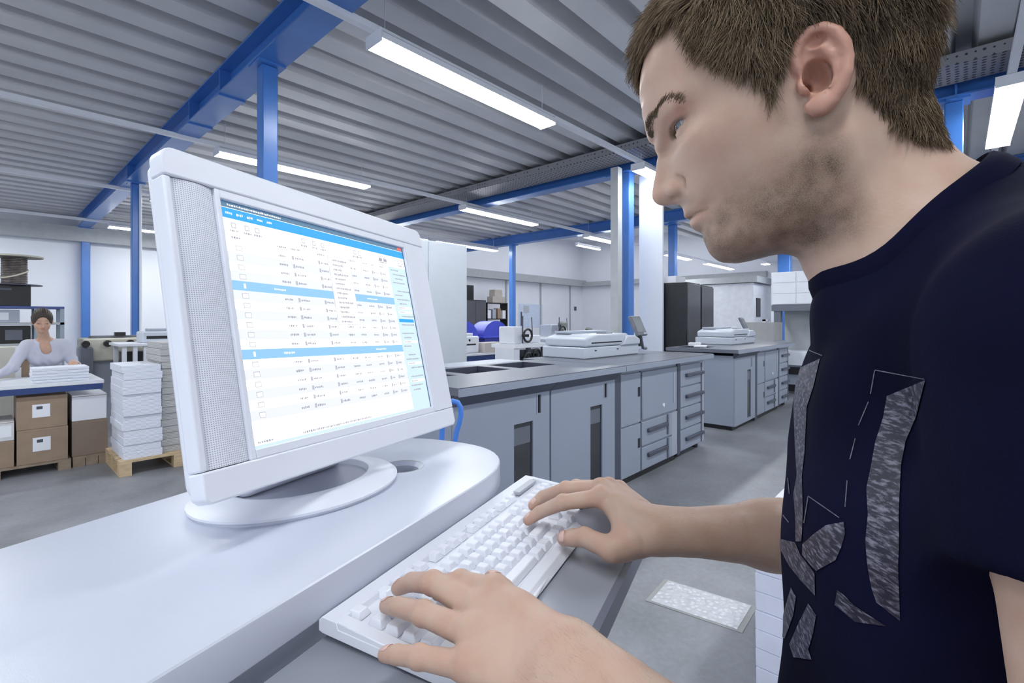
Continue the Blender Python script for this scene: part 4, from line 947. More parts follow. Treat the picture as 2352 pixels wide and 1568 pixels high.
def mesh_sdf(f, lo, hi, h, n=8):
    """Surface nets over the blocks the surface passes through. Returns verts, quads."""
    lo = np.array(lo, float); hi = np.array(hi, float); nb = np.ceil((hi - lo) / (h * n)).astype(int)
    B_ = np.stack(np.meshgrid(*[np.arange(k) for k in nb], indexing='ij'), -1).reshape(-1, 3)
    cen = lo + (B_ + 0.5) * h * n; act = []
    for i in range(0, len(cen), 60000): act.append(np.abs(f(cen[i:i + 60000])) < h * n * 1.25 + 0.004)
    B_ = B_[np.concatenate(act)]
    G = nb * n + 2; key = lambda c: (c[..., 0].astype(np.int64) * G[1] + c[..., 1]) * G[2] + c[..., 2]
    loc = np.stack(np.meshgrid(*[np.arange(n + 1)] * 3, indexing='ij'), -1).reshape(-1, 3)
    vk, vp, ek = [], [], {0: [], 1: [], 2: []}; es = {0: [], 1: [], 2: []}
    C8 = np.array([[i, j, k] for i in (0, 1) for j in (0, 1) for k in (0, 1)])
    E12 = [(a, b) for a in range(8) for b in range(a + 1, 8) if abs(C8[a] - C8[b]).sum() == 1]
    for s in range(0, len(B_), 120):
        bb = B_[s:s + 120]; base = bb[:, None, :] * n + loc[None]; P = lo + base * h
        d = f(P.reshape(-1, 3)).reshape(len(bb), n + 1, n + 1, n + 1)
        cs = np.stack([d[:, i:i + n, j:j + n, k:k + n] for i, j, k in C8], -1); ins = cs < 0
        mix = ins.any(-1) & ~ins.all(-1); idx = np.argwhere(mix)
        if len(idx):
            v = cs[mix]; pos = np.zeros((len(v), 3)); cnt = np.zeros(len(v))
            for a, b in E12:
                x = (v[:, a] < 0) != (v[:, b] < 0); t = np.where(x, v[:, a] / np.where(x, v[:, a] - v[:, b], 1), 0)
                pos += np.where(x[:, None], C8[a] + t[:, None] * (C8[b] - C8[a]), 0); cnt += x
            g = bb[idx[:, 0]] * n + idx[:, 1:]; vk.append(key(g)); vp.append(lo + (g + pos / cnt[:, None]) * h)
        for ax in range(3):
            sl0 = d[:, :n, :n, :n]; sh = [slice(0, n)] * 3; sh[ax] = slice(1, n + 1); sl1 = d[(slice(None), *sh)]
            ch = np.argwhere((sl0 < 0) != (sl1 < 0))
            if len(ch): ek[ax].append(bb[ch[:, 0]] * n + ch[:, 1:]); es[ax].append(sl0[tuple(ch.T)] < 0)
    vk = np.concatenate(vk); vp = np.concatenate(vp); o = np.argsort(vk); vk = vk[o]; vp = vp[o]; quads = []
    for ax in range(3):
        if not ek[ax]: continue
        c = np.concatenate(ek[ax]); sg = np.concatenate(es[ax]); a1, a2 = [(1, 2), (2, 0), (0, 1)][ax]
        e1 = np.eye(3, dtype=int)[a1]; e2 = np.eye(3, dtype=int)[a2]; ids = []; ok = (c[:, a1] > 0) & (c[:, a2] > 0)
        c = c[ok]; sg = sg[ok]; ok = np.ones(len(c), bool)
        for q in (c - e1 - e2, c - e2, c, c - e1):
            k = key(q); i = np.clip(np.searchsorted(vk, k), 0, len(vk) - 1); ok &= vk[i] == k; ids.append(i)
        ids = np.stack(ids, 1)[ok]; sg = sg[ok]; ids[~sg] = ids[~sg][:, ::-1]; quads.append(ids)
    return vp, np.concatenate(quads)
def np_mesh(name, v, q, mats, parent, mi=None):
    me = bpy.data.meshes.new(name); nf, k = q.shape
    me.vertices.add(len(v)); me.vertices.foreach_set('co', np.ascontiguousarray(v, dtype=np.float32).ravel())
    me.loops.add(nf * k); me.loops.foreach_set('vertex_index', np.ascontiguousarray(q, dtype=np.int32).ravel())
    me.polygons.add(nf); me.polygons.foreach_set('loop_start', np.arange(0, nf * k, k, dtype=np.int32))
    try: me.polygons.foreach_set('loop_total', np.full(nf, k, np.int32))
    except Exception: pass
    me.polygons.foreach_set('use_smooth', np.ones(nf, bool))
    for m in (mats if isinstance(mats, list) else [mats]): me.materials.append(m)
    if mi is not None: me.polygons.foreach_set('material_index', np.asarray(mi, np.int32))
    me.update(calc_edges=True); me.validate()
    o = bpy.data.objects.new(name, me); COL.objects.link(o); o.parent = parent; return o
def point_attr(o, name, val):
    a = o.data.attributes.new(name, 'FLOAT', 'POINT'); a.data.foreach_set('value', np.asarray(val, np.float32))
def grad(f, P, e=1e-3):
    g = np.stack([f(P + e * np.eye(3)[i]) - f(P - e * np.eye(3)[i]) for i in range(3)], 1)
    return g / (np.linalg.norm(g, axis=1)[:, None] + 1e-9)
def strands(name, root, nrm, comb, L, r, mat_, parent, lift=0.4, curl=0.15, k=4, xf=None, seed=1):
    """Many short three-sided hairs as one mesh."""
    g = np.random.default_rng(seed); n = len(root); L = L * g.uniform(0.7, 1.15, n)
    comb = comb + g.normal(0, curl, (n, 3)); comb -= (comb * nrm).sum(1)[:, None] * nrm; comb /= np.linalg.norm(comb, axis=1)[:, None] + 1e-9
    lf = lift * g.uniform(0.5, 1.3, n); rings = []
    side = np.cross(comb, nrm); wob = g.normal(0, 0.12, n)
    for i in range(k + 1):
        s = i / k; p = root + nrm * (L * lf * (s - 0.55 * s * s))[:, None] + comb * (L * s)[:, None] + side * (L * wob * s * s)[:, None]
        rr = r * (1.0 - 0.75 * s)
        for a in range(3):
            an = 2 * PI * a / 3; rings.append(p + (side * math.cos(an) + nrm * math.sin(an)) * rr)
    v = np.stack(rings, 1); m = v.shape[1]; q = []
    for i in range(k):
        for a in range(3): q.append([i * 3 + a, i * 3 + (a + 1) % 3, (i + 1) * 3 + (a + 1) % 3, (i + 1) * 3 + a])
    q = (np.array(q)[None] + (np.arange(n) * m)[:, None, None]).reshape(-1, 4); v = v.reshape(-1, 3)
    if xf is not None: v = xf(v)
    o = np_mesh(name, v, q, mat_, parent); point_attr(o, 'strand', np.repeat(g.uniform(0, 1, n), m)); return o

def skin_mat(name, base, red, dark, shadow_scale=1.0):
    m, N, L = _nodes(name); b = N['Principled BSDF']
    tc = N.new('ShaderNodeTexCoord')
    def noise(s, d=4):
        n = N.new('ShaderNodeTexNoise'); n.inputs['Scale'].default_value = s; n.inputs['Detail'].default_value = d; L.new(tc.outputs['Object'], n.inputs[0]); return n
    def mixc(f, a, c):
        x = N.new('ShaderNodeMix'); x.data_type = 'RGBA'; L.new(f, x.inputs[0])
        for i, s_ in ((6, a), (7, c)):
            if isinstance(s_, tuple): x.inputs[i].default_value = (*s_, 1)
            else: L.new(s_, x.inputs[i])
        return x.outputs[2]
    def attr(nm):
        a = N.new('ShaderNodeAttribute'); a.attribute_name = nm; return a.outputs['Fac']
    n1 = noise(38, 5); r1 = N.new('ShaderNodeMapRange'); r1.inputs['From Min'].default_value = 0.35; r1.inputs['From Max'].default_value = 0.7; L.new(n1.outputs['Fac'], r1.inputs[0])
    c = mixc(r1.outputs[0], base, tuple(x * y for x, y in zip(base, (0.93, 0.84, 0.82))))
    mu = N.new('ShaderNodeMath'); mu.operation = 'MULTIPLY'; L.new(attr('redness_and_shade'), mu.inputs[0]); mu.inputs[1].default_value = 1.0
    c = mixc(mu.outputs[0], c, red)
    n2 = noise(1700, 2); n3 = noise(60, 3)
    r2 = N.new('ShaderNodeMapRange'); r2.inputs['From Min'].default_value = 0.42; r2.inputs['From Max'].default_value = 0.6; L.new(n2.outputs['Fac'], r2.inputs[0])
    r3 = N.new('ShaderNodeMapRange'); r3.inputs['From Min'].default_value = 0.25; r3.inputs['From Max'].default_value = 0.75; r3.inputs['To Min'].default_value = 0.35; L.new(n3.outputs['Fac'], r3.inputs[0])
    a1 = N.new('ShaderNodeMath'); a1.operation = 'MULTIPLY_ADD'; L.new(r2.outputs[0], a1.inputs[0]); a1.inputs[1].default_value = 0.35; a1.inputs[2].default_value = 0.60
    a2 = N.new('ShaderNodeMath'); a2.operation = 'MULTIPLY'; L.new(a1.outputs[0], a2.inputs[0]); L.new(r3.outputs[0], a2.inputs[1])
    a3 = N.new('ShaderNodeMath'); a3.operation = 'MULTIPLY'; L.new(a2.outputs[0], a3.inputs[0]); L.new(attr('stubble_and_shade'), a3.inputs[1])
    c = mixc(a3.outputs[0], c, dark); L.new(c, b.inputs['Base Color'])
    b.inputs['Roughness'].default_value = 0.48; b.inputs['Specular IOR Level'].default_value = 0.4
    b.inputs['Subsurface Weight'].default_value = 0.18; b.inputs['Subsurface Radius'].default_value = (0.9, 0.35, 0.2); b.inputs['Subsurface Scale'].default_value = 0.006
    nb = noise(420, 4); bp = N.new('ShaderNodeBump'); bp.inputs['Strength'].default_value = 0.12; bp.inputs['Distance'].default_value = 0.001
    L.new(nb.outputs['Fac'], bp.inputs['Height']); L.new(bp.outputs[0], b.inputs['Normal']); return m
def hair_mat(name, c0, c1):
    m, N, L = _nodes(name); b = N['Principled BSDF']; a = N.new('ShaderNodeAttribute'); a.attribute_name = 'strand'
    r = N.new('ShaderNodeValToRGB'); r.color_ramp.elements[0].color = (*c0, 1); r.color_ramp.elements[1].color = (*c1, 1)
    L.new(a.outputs['Fac'], r.inputs[0]); L.new(r.outputs[0], b.inputs['Base Color']); b.inputs['Roughness'].default_value = 0.5; b.inputs['Specular IOR Level'].default_value = 0.35; return m

# ------------------------------------------------------------------ the young man (coordinates t, m, z as for the counter)
PT, PM = 0.46, 0.15
man, mxf1 = fgthing('person', PT, PM, -CAMZ, 'young man in a dark navy t-shirt typing, seen in profile at right', 'person')
def mxf(v): v = np.asarray(v); return np.stack([v[:, 0] - PT, -(v[:, 1] - PM), v[:, 2] + CAMZ], 1)
def J(px, py, z): t_, m_ = fgp(px, py, z); return V3(t_, m_, z)
# head, described in its own sagittal frame (f forward, u up, a sideways; millimetres from the ear canal)
HT, TH = 0.45, math.radians(17); HO = (0.031, 0.1546); HSIZE = 1.0
def to_head(P):
    dm = (P[:, 1] - HO[0]) * 1000; dz = (P[:, 2] - HO[1]) * 1000
    return -math.cos(TH) * dm - math.sin(TH) * dz, -math.sin(TH) * dm + math.cos(TH) * dz, np.abs(P[:, 0] - HT) * 1000
def from_head(f, u, a, near=True):
    m_ = -math.cos(TH) * f - math.sin(TH) * u; z_ = -math.sin(TH) * f + math.cos(TH) * u
    return V3(HT - a / 1000 * (1 if near else -1), HO[0] + m_ / 1000, HO[1] + z_ / 1000)
PROF = [(95, 96), (99.5, 82), (102, 69), (104, 56), (105.2, 46), (104.8, 38), (102.6, 30), (102.2, 25), (104.5, 18), (108, 10), (112, 2), (115.5, -5), (117.3, -11), (116, -16.5), (112, -20.5), (106, -22.5), (99.5, -24.5), (96.5, -28.5), (96.2, -33.5), (97.2, -37.2), (95.5, -40.3), (92.8, -41.6), (94.6, -44.5), (94, -49), (90.2, -54), (87.6, -58.5), (88, -65), (87.6, -72), (85, -80), (79, -86.5), (70, -90.5), (60, -92), (45, -93), (34, -94),
        (10, -98), (-20, -85), (-58, -60), (-74, -32), (-81, -10), (-88, 15), (-92, 45), (-88, 74), (-72, 104), (-45, 126), (-10, 138), (25, 140), (55, 135), (76, 123), (88, 110)]
INNER = [(98, 72, 28), (90, 76, 43), (78, 82, 55), (60, 88, 65), (40, 96, 70), (101, 58, 24), (94, 60, 38), (84, 62, 50), (70, 60, 60), (50, 60, 68),
         (101.5, 46, 20), (97.5, 44, 30), (91, 43, 40), (82, 42, 50), (70, 40, 59), (55, 38, 65), (98, 37, 15), (94, 36, 27), (86, 35, 42), (76, 33, 53),
         (100, 27, 6.5), (95, 27, 10), (89, 26, 15), (83, 24, 24), (77, 23, 36), (70, 23, 47), (62, 22, 56), (50, 20, 64),
         (102, 18, 6), (97, 16, 10), (91, 13, 18), (86, 12, 28), (80, 11, 40), (71, 10, 52), (58, 8, 61), (40, 8, 67), (20, 8, 69),
         (105, 9, 7), (100, 6, 11), (94, 3, 17), (88, 0, 26), (81, -3, 37), (71, -5, 49), (58, -7, 58), (35, -8, 65),
         (109, 1, 7), (104, -5, 10.5), (111, -7, 8), (113.5, -12, 7.5), (108, -14, 10), (102, -13, 14.5), (97, -14, 17), (92.5, -15, 18), (89.5, -13, 20), (84, -14, 29), (74, -16, 41), (60, -18, 52), (40, -20, 60), (20, -20, 65),
         (104, -19, 9), (98, -19.5, 14), (93, -22, 16.5), (95, -27, 7), (91.5, -30, 14), (87, -31, 21), (80, -31, 29), (70, -32, 38), (55, -34, 48), (35, -36, 57), (15, -38, 62),
         (93.5, -37, 10), (89, -38.5, 17), (83, -41, 22), (76, -42, 27), (90.3, -41.3, 9), (91.5, -46.5, 10), (87, -47.5, 16), (81, -49, 22), (72, -50, 31), (58, -51, 41), (40, -53, 50), (20, -55, 56), (5, -55, 58), (-8, -45, 60),
         (86, -60, 12), (80, -61, 21), (70, -63, 31), (84, -70, 15), (79, -76, 20), (73, -81, 21), (68, -73, 30), (55, -72, 38), (38, -72, 46), (20, -72, 50), (4, -68, 53), (60, -85, 25), (42, -85, 34), (22, -84, 40), (0, -80, 44),
         (0, 0, 69), (0, 25, 73), (20, 30, 71), (20, -2, 68), (-15, 5, 70), (-15, -20, 64), (-10, 50, 76), (20, 60, 73), (0, 90, 71), (0, 118, 52), (35, 115, 54), (65, 108, 46), (-40, 95, 66), (-35, 118, 44), (-60, 80, 58), (-45, 55, 74), (-68, 50, 60), (-80, 50, 42), (-78, 25, 40), (-60, 15, 60), (-40, 15, 68), (-55, -10, 50), (-35, -25, 56), (-40, -45, 48), (-20, -55, 54)]
def head_field():
    pr = np.array(PROF, float); d = np.linalg.norm(np.roll(pr, -1, 0) - pr, axis=1); pts = []
    for i in range(len(pr)):
        n = max(1, int(round(d[i] / 6.0)))
        for k in range(n): pts.append(pr[i] + (np.roll(pr, -1, 0)[i] - pr[i]) * k / n)
    pts = np.array(pts); tan = np.roll(pts, -1, 0) - np.roll(pts, 1, 0); tan /= np.linalg.norm(tan, axis=1)[:, None]
    area = (pr[:, 0] * np.roll(pr[:, 1], -1) - np.roll(pr[:, 0], -1) * pr[:, 1]).sum(); out = np.stack([tan[:, 1], -tan[:, 0]], 1) * (1 if area > 0 else -1)
    far = pts + out * 14; keep = np.array([np.min(np.linalg.norm(pts - q, axis=1)) > 11 for q in far])
    far2 = pts[::3] + out[::3] * 45
    C = np.concatenate([pts, far[keep], far2, np.array([(a, b) for a, b, _ in INNER], float)])
    Vv = np.concatenate([np.zeros(len(pts)), np.full(keep.sum(), -420.0), np.full(len(far2), -2200.0), np.array([w * w for _, _, w in INNER], float)])
    phi = lambda D: np.sqrt(D * D + 9.0)
    D = np.linalg.norm(C[:, None] - C[None], axis=2); n = len(C)
    A = np.zeros((n + 3, n + 3)); A[:n, :n] = phi(D) + 0.02 * np.eye(n) * -1; A[:n, n:] = np.c_[np.ones(n), C / 100]; A[n:, :n] = A[:n, n:].T
    w = np.linalg.solve(A, np.r_[Vv, 0, 0, 0])
    gx = np.arange(-130, 165, 1.0); gy = np.arange(-150, 190, 1.0); GX, GY = np.meshgrid(gx, gy, indexing='ij'); Q = np.zeros(GX.shape)
    for i in range(len(gx)):
        p = np.stack([GX[i], GY[i]], 1); Q[i] = phi(np.linalg.norm(p[:, None] - C[None], axis=2)) @ w[:n] + np.c_[np.ones(len(p)), p / 100] @ w[n:]
    for _ in range(1): Q[1:-1, 1:-1] = (Q[1:-1, 1:-1] * 2 + Q[:-2, 1:-1] + Q[2:, 1:-1] + Q[1:-1, :-2] + Q[1:-1, 2:]) / 6
    return gx, gy, Q, *np.gradient(Q)
HGX, HGY, HQ, HQX, HQY = head_field()
def bil(A, x, y):
    i = np.clip(x - HGX[0], 0, len(HGX) - 1.001); j = np.clip(y - HGY[0], 0, len(HGY) - 1.001); i0 = i.astype(int); j0 = j.astype(int); a = i - i0; b = j - j0
    return (A[i0, j0] * (1 - a) * (1 - b) + A[i0 + 1, j0] * a * (1 - b) + A[i0, j0 + 1] * (1 - a) * b + A[i0 + 1, j0 + 1] * a * b)
EYE = V3(69.5, 25.8, 32.0); ER = 12.0
# the outer ear as chains of rounded rods, in (f, u, a)
def earpts(lst): return [V3(p[0] * .86 - .5, p[1] * .90 + 0.5, 71 + (p[2] - 71) * .62) for p in lst]
HELIX = earpts([(-6, 6, 71), (-3, 14, 73), (-3, 22, 75), (-8, 30, 78), (-16, 34.5, 81), (-25, 32, 84), (-31, 24, 86), (-33, 14, 87), (-32, 4, 84.5), (-28, -6, 85), (-22, -14, 82), (-15, -20, 79), (-9, -23, 76), (-4, -21, 73), (-2, -16, 71)])
ANTI = earpts([(-14, 24, 78), (-20, 20, 81), (-24, 11, 82), (-23, 1, 81), (-18, -7, 79), (-12, -10, 77)])
def head_sdf(P):
    f, u, a = to_head(P); q = bil(HQ, f, u); qx = bil(HQX, f, u); qy = bil(HQY, f, u)
    d = (a * a - q) / np.sqrt(4 * a * a + qx * qx + qy * qy + 90.0)
    H = np.stack([f, u, a], 1)
    # eyelids around the ball, with the opening carved out
    e = H - EYE
    lid = np.sqrt((e ** 2).sum(1)) - 13.6; d = smin(d, lid, 3.0)
    dv = V3(-.377, 0, .926); nv = V3(.926, 0, .377); eo = H - V3(77.5, 25.3, 33.0)
    op = ell(np.stack([eo @ dv, eo[:, 1] - 0.06 * (eo @ dv), eo @ nv], 1), (0, 0, 0), (13.5, 3.1, 9))
    ball = np.sqrt((e ** 2).sum(1)) - (ER + 0.1)
    d = smax(d, -smax(op, -(np.sqrt((e ** 2).sum(1)) - 9), 1.0), 0.8)
    d = smin(d, smin(cap(H, (84.5, 31.0, 20), (82.0, 32.0, 32), 1.7, 2.4), cap(H, (82.0, 32.0, 32), (71, 30.5, 47), 2.4, 2.2), 1.0), 3.0)                                          # fold over the upper lid
    # nostril, mouth line, wing crease
    d = smin(d, ell(H, (95.5, -15.0, 14.0), (8.2, 6.6, 6.2)), 2.5); d = smax(d, -ell(H, (102.0, -22.0, 10.5), (5.5, 2.6, 5.0)), 1.0)
    d = smax(d, -cap(H, (96, -41.2, 0), (86, -42.3, 20), 1.1, 1.0), 1.0); d = smax(d, -cap(H, (86, -42.3, 20), (76.5, -43.6, 28.5), 1.0, 0.8), 1.0)
    d = smax(d, -cap(H, (91, -7, 20.0), (86.0, -13, 23), 1.3, 1.5), 2.0); d = smax(d, -cap(H, (86.0, -13, 23), (87.5, -21, 20.5), 1.5, 1.0), 2.0)
    # ear
    m = (a > 55) & (f < 20) & (f > -50) & (u > -40) & (u < 50)
    if m.any():
        h = H[m]; r = np.full(len(h), 1e3)
        for i in range(len(HELIX) - 1): r = np.minimum(r, cap(h, HELIX[i], HELIX[i + 1], 3.6 if i < 11 else 4.0))
        for i in range(len(ANTI) - 1): r = smin(r, cap(h, ANTI[i], ANTI[i + 1], 2.6), 2.0)
        # bowl plate joining rim and skull
        n_ = V3(0.40, 0.0, 0.917); pl = np.abs((h - V3(-14, 5, 73.5)) @ n_) - 1.8; di = ell(h, (-14, 6, 76), (14.5, 24, 15)); r = smin(r, smax(pl, di, 2.0), 2.5)
        r = smin(r, ell(h, (-8.5, -15, 73.5), (6.5, 6.5, 4.0)), 3.0)
        r = smin(r, ell(h, (-2, 0, 73), (4, 6, 4.5)), 2.0)
        back = cap(h, (-12, 22, 66), (-12, -12, 66), 8.0); r = smin(r, back, 3.0)
        con = smin(ell(h, (-11.0, 3, 75), (8.0, 11.5, 12)), ell(h, (-5, 1, 68), (3.5, 4.5, 12)), 2.0); 
        dd = smin(d[m], r, 3.5); dd = smax(dd, -con, 1.5)
        dd = smax(dd, -ell(h, (-16, 23.5, 78.5), (5.5, 4.2, 4.5)), 1.5)
        d[m] = dd
    return d / 1000
def group(P, pts, marg, fn, big=0.3):
    lo = np.min(pts, 0) - marg; hi = np.max(pts, 0) + marg; m = ((P >= lo) & (P <= hi)).all(1); c = np.clip(P, lo, hi)
    r = np.linalg.norm(P - c, axis=1) + 0.03
    if m.any(): r[m] = fn(P[m])
    return r
# arms and hands
FAR = dict(sh=V3(.625, .135, -.01), el=V3(.745, .125, -.275), wr=V3(.601, -.100, -.252),
           fing=[[V3(.598, -.166, -.222), V3(.590, -.214, -.233), J(1240, 1176, -.255), J(1213, 1194, -.266)],
                 [V3(.618, -.172, -.219), V3(.636, -.226, -.232), J(1247, 1140, -.256), J(1224, 1161, -.266)],
                 [V3(.638, -.167, -.223), V3(.662, -.220, -.236), V3(.664, -.245, -.256), V3(.663, -.262, -.267)],
                 [V3(.656, -.158, -.230), V3(.680, -.200, -.242), V3(.684, -.222, -.258), V3(.684, -.236, -.268)]],
           thumb=[V3(.580, -.118, -.262), V3(.5507, -.141, -.262), J(1343, 1233, -.260), J(1296, 1236, -.270)])
NEAR = dict(sh=V3(.275, .135, -.01), el=V3(.215, .135, -.27), wr=V3(.3155, -.108, -.236),
            fing=[[V3(.3585, -.190, -.226), V3(.3675, -.229, -.231), V3(.386, -.258, -.248), V3(.396, -.272, -.266)],
                  [V3(.3425, -.195, -.234), J(994, 1338, -.236), J(945, 1336, -.251), J(915, 1350, -.264)],
                  [V3(.3225, -.190, -.240), J(972, 1408, -.243), J(915, 1393, -.254), J(888, 1390, -.264)],
                  [V3(.3035, -.182, -.250), J(962, 1508, -.254), J(912, 1503, -.261), J(885, 1502, -.266)]],
            thumb=[V3(.338, -.135, -.250), V3(.385, -.165, -.262), V3(.414, -.196, -.266), J(1130, 1330, -.268)])
FR = [(.0112, .0094, .0082, .0070), (.0115, .0098, .0085, .0072), (.0110, .0093, .0080, .0069), (.0098, .0080, .0070, .0061)]
def hand_sdf(P, H, s=1.0):
    pts = np.array([p for f_ in H['fing'] for p in f_] + H['thumb'] + [H['wr']])
    def fn(P):
        d = None; wr = H['wr']
        mc = [f_[0] for f_ in H['fing']]
        for i, f_ in enumerate(H['fing']):                 # palm bones
            off = (mc[i] - mc[1]) * 0.45; a = wr + off + (mc[i] - wr) * 0.12
            c = cap(P, a, mc[i], .0155, .0122); d = c if d is None else smin(d, c, .012)
        lower = cap(P, wr + V3(0, 0, -.008), (mc[1] + mc[2]) / 2 + V3(0, 0.01, -.010), .0165, .012); d = smin(d, lower, .012)
        t = H['thumb']; th = smin(cap(P, t[0], t[1], .0170, .0135), cap(P, t[1], t[2], .0128, .0115), .006); th = smin(th, cap(P, t[2], t[3], .0112, .0092), .004)
        th = smin(th, ell(P, t[2] * 0.45 + t[3] * 0.55, (.0108, .0108, .0095)), .004)
        web = cap(P, t[0] * 0.4 + t[1] * 0.6, mc[0] + (wr - mc[0]) * 0.35, .011, .011)
        d = smin(d, th, .008); d = smin(d, web, .014)
        for i, f_ in enumerate(H['fing']):
            r = [x * s for x in FR[i]]; k = cap(P, f_[0], f_[1], r[0], r[1]); k = smin(k, cap(P, f_[1], f_[2], r[1], r[2]), .003); k = smin(k, cap(P, f_[2], f_[3], r[2], r[3]), .002)
            k = smin(k, np.linalg.norm(P - f_[1], axis=1) - r[1] * 1.06, .003)
            d = smin(d, k, .0045)
            d = smin(d, np.linalg.norm(P - (f_[0] + V3(0, 0, .003)), axis=1) - r[0] * 0.98, .006)      # knuckle
        d = smin(d, cap(P, wr + V3(0, -.006, 0), wr + (H['el'] - wr) * 0.12, .0225, .0235), .018)
        return d
    return group(P, pts, .05, fn)
def arm_sdf(P, H, infl=0.0, upto=1.0):
    pts = np.array([H['sh'], H['el'], H['wr']])
    def fn(P):
        ax = (H['el'] - H['wr']); a = ax / np.linalg.norm(ax); w2 = np.cross(a, V3(0, 0, 1)); w2 /= np.linalg.norm(w2)
        d = cap(P, H['wr'] + w2 * .008, H['wr'] + ax * 0.62 + w2 * .006, .0205, .0370)
        d = smin(d, cap(P, H['wr'] - w2 * .008, H['wr'] + ax * 0.62 - w2 * .006, .0205, .0360), .012)
        d = smin(d, cap(P, H['wr'] + ax * 0.55, H['el'], .0385, .0375), .02)
        d = smin(d, cap(P, H['el'], H['sh'] + V3(0, 0, -.03), .0400, .0475), .02)
        d = smin(d, cap(P, H['sh'] + V3(0, 0, -.05), H['sh'], .052, .050), .02); return d
    return group(P, pts, .09, fn)
def torso_sdf(P, infl=0.0):
    z = P[:, 2]; s = np.clip((-z - .02) / .5, 0, 1.3)
    a = .168 - .028 * np.sin(np.clip(s, 0, 1) * PI * 0.8) + .01 * s; b = .102 - .006 * np.sin(np.clip(s, 0, 1) * PI)
    dt = (P[:, 0] - .45) / a; dm = (P[:, 1] - .143 + .026 * s) / b
    k = (np.abs(dt) ** 2.5 + np.abs(dm) ** 2.5) ** (1 / 2.5); d = (k - 1) * b
    top = z + .045 + 0.9 * np.abs(P[:, 0] - .45) * 0.25
    d = smax(d, top, .07); d = smax(d, -(z + .62), .05); d = smin(d, cap(P, V3(.400, .112, -.045), V3(.500, .112, -.045), .056, .056), .03)
    for sg in (-1, 1): d = smin(d, cap(P, V3(.45 + sg * .03, .142, .030), V3(.45 + sg * .15, .137, -.006), .040, .047), .04)
    d = smin(d, cap(P, V3(.45, .152, .036), V3(.45, .17, -.1), .06, .08), .04)
    return d - infl
def neck_sdf(P):
    d = cap(P, V3(.45, .078, .080), V3(.45, .116, -.03), .0450, .050); d = smin(d, cap(P, V3(.45, .076, .125), V3(.45, .121, .0), .047, .055), .02)
    d = smin(d, cap(P, V3(.45, .058, .066), V3(.45, .098, -.005), .020, .020), .02)
    for sg in (-1, 1): d = smin(d, cap(P, V3(.45 + sg * .050, .055, .12), V3(.45 + sg * .018, .088, -.005), .011, .010), .014)     # long neck muscles
    return d
def body_sdf(P):
    hd = group(P, np.array([[.37, -.09, .05], [.53, .14, .30]]), .05, head_sdf)
    d = smin(hd, neck_sdf(P), .016); d = smin(d, torso_sdf(P), .035)
    for H in (FAR, NEAR): d = smin(d, smin(arm_sdf(P, H), hand_sdf(P, H), .012), .02)
    return d
import time as _t; _t0 = _t.time()
v, q = mesh_sdf(body_sdf, (.12, -.34, -.66), (.84, .32, .33), .0016)
SK = skin_mat('skin', (0.565, 0.400, 0.310), (0.50, 0.21, 0.15), (0.085, 0.060, 0.034))
body = np_mesh('body', mxf(v), q, [SK, mat('eyelid_edge', (0.25, 0.12, 0.08), 0.5)], man)
print('body', len(v), len(q), round(_t.time() - _t0, 1))
hf, hu, ha = to_head(v)
def bump2(x, y, cx, cy_, rx, ry): return np.exp(-(((x - cx) / rx) ** 2 + ((y - cy_) / ry) ** 2))
inhead = (v[:, 2] > .0) & (np.abs(v[:, 0] - HT) < .1) & (v[:, 1] < .17)
# beard shadow: jaw, chin, lip and along the front of the ear
poly_d = lambda: 0
st = np.clip((-22 - hu + np.clip(30 - hf, 0, 60) * 0.55) / 46, 0, 1) ** 1.2 * np.clip((hf + 22) / 24, 0, 1) * np.clip((112 + hu) / 22, 0, 1)
st *= 1 - 0.85 * bump2(hf, hu, 78, -20, 16, 15) - 0.0
mous = bump2(hf, hu, 90, -33, 9, 7) * 0.55; st = np.maximum(st * 1.45, mous * (hu < -25)); st = np.maximum(st, 0.5 * bump2(hf, hu, 14, -8, 9, 22))
lips = (bump2(hf, hu, 90, -43.5, 10, 5.5) * (hf > 76)); st *= 1 - np.clip(lips * 1.6, 0, 1)
st = np.clip(st, 0, 1.1) * inhead
st = np.maximum(st, 1.2 * np.exp(-((hu + 42.2 + (86 - hf) * 0.14) / 1.3) ** 2) * (hf > 76) * (hf < 99) * (ha < 32) * inhead)  # shade of the crease between the lips, painted dark
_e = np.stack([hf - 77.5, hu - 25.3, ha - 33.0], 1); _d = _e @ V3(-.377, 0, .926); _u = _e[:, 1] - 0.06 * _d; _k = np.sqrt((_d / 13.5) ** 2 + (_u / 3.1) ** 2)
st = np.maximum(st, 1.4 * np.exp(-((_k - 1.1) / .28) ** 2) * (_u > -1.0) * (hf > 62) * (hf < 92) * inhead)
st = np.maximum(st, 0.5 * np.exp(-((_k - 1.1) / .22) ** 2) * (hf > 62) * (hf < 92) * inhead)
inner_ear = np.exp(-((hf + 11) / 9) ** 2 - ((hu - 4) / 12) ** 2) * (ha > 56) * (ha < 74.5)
earz = (ha > 71) & (hf < 2) & (hf > -45) & (hu > -30) & (hu < 42)
red = np.zeros(len(v)); red = np.maximum(red, earz * 0.60); red = np.maximum(red, inner_ear * 0.85 * inhead); red = np.maximum(red, lips * 0.42 * inhead)
red = np.maximum(red, inhead * (bump2(hf, hu, 62, -8, 22, 16) * 0.16 + bump2(hf, hu, 113, -12, 7, 9) * 0.20 + bump2(hf, hu, 76, 30, 15, 6) * 0.50))  # last term paints the brownish shade of the eyelid crease
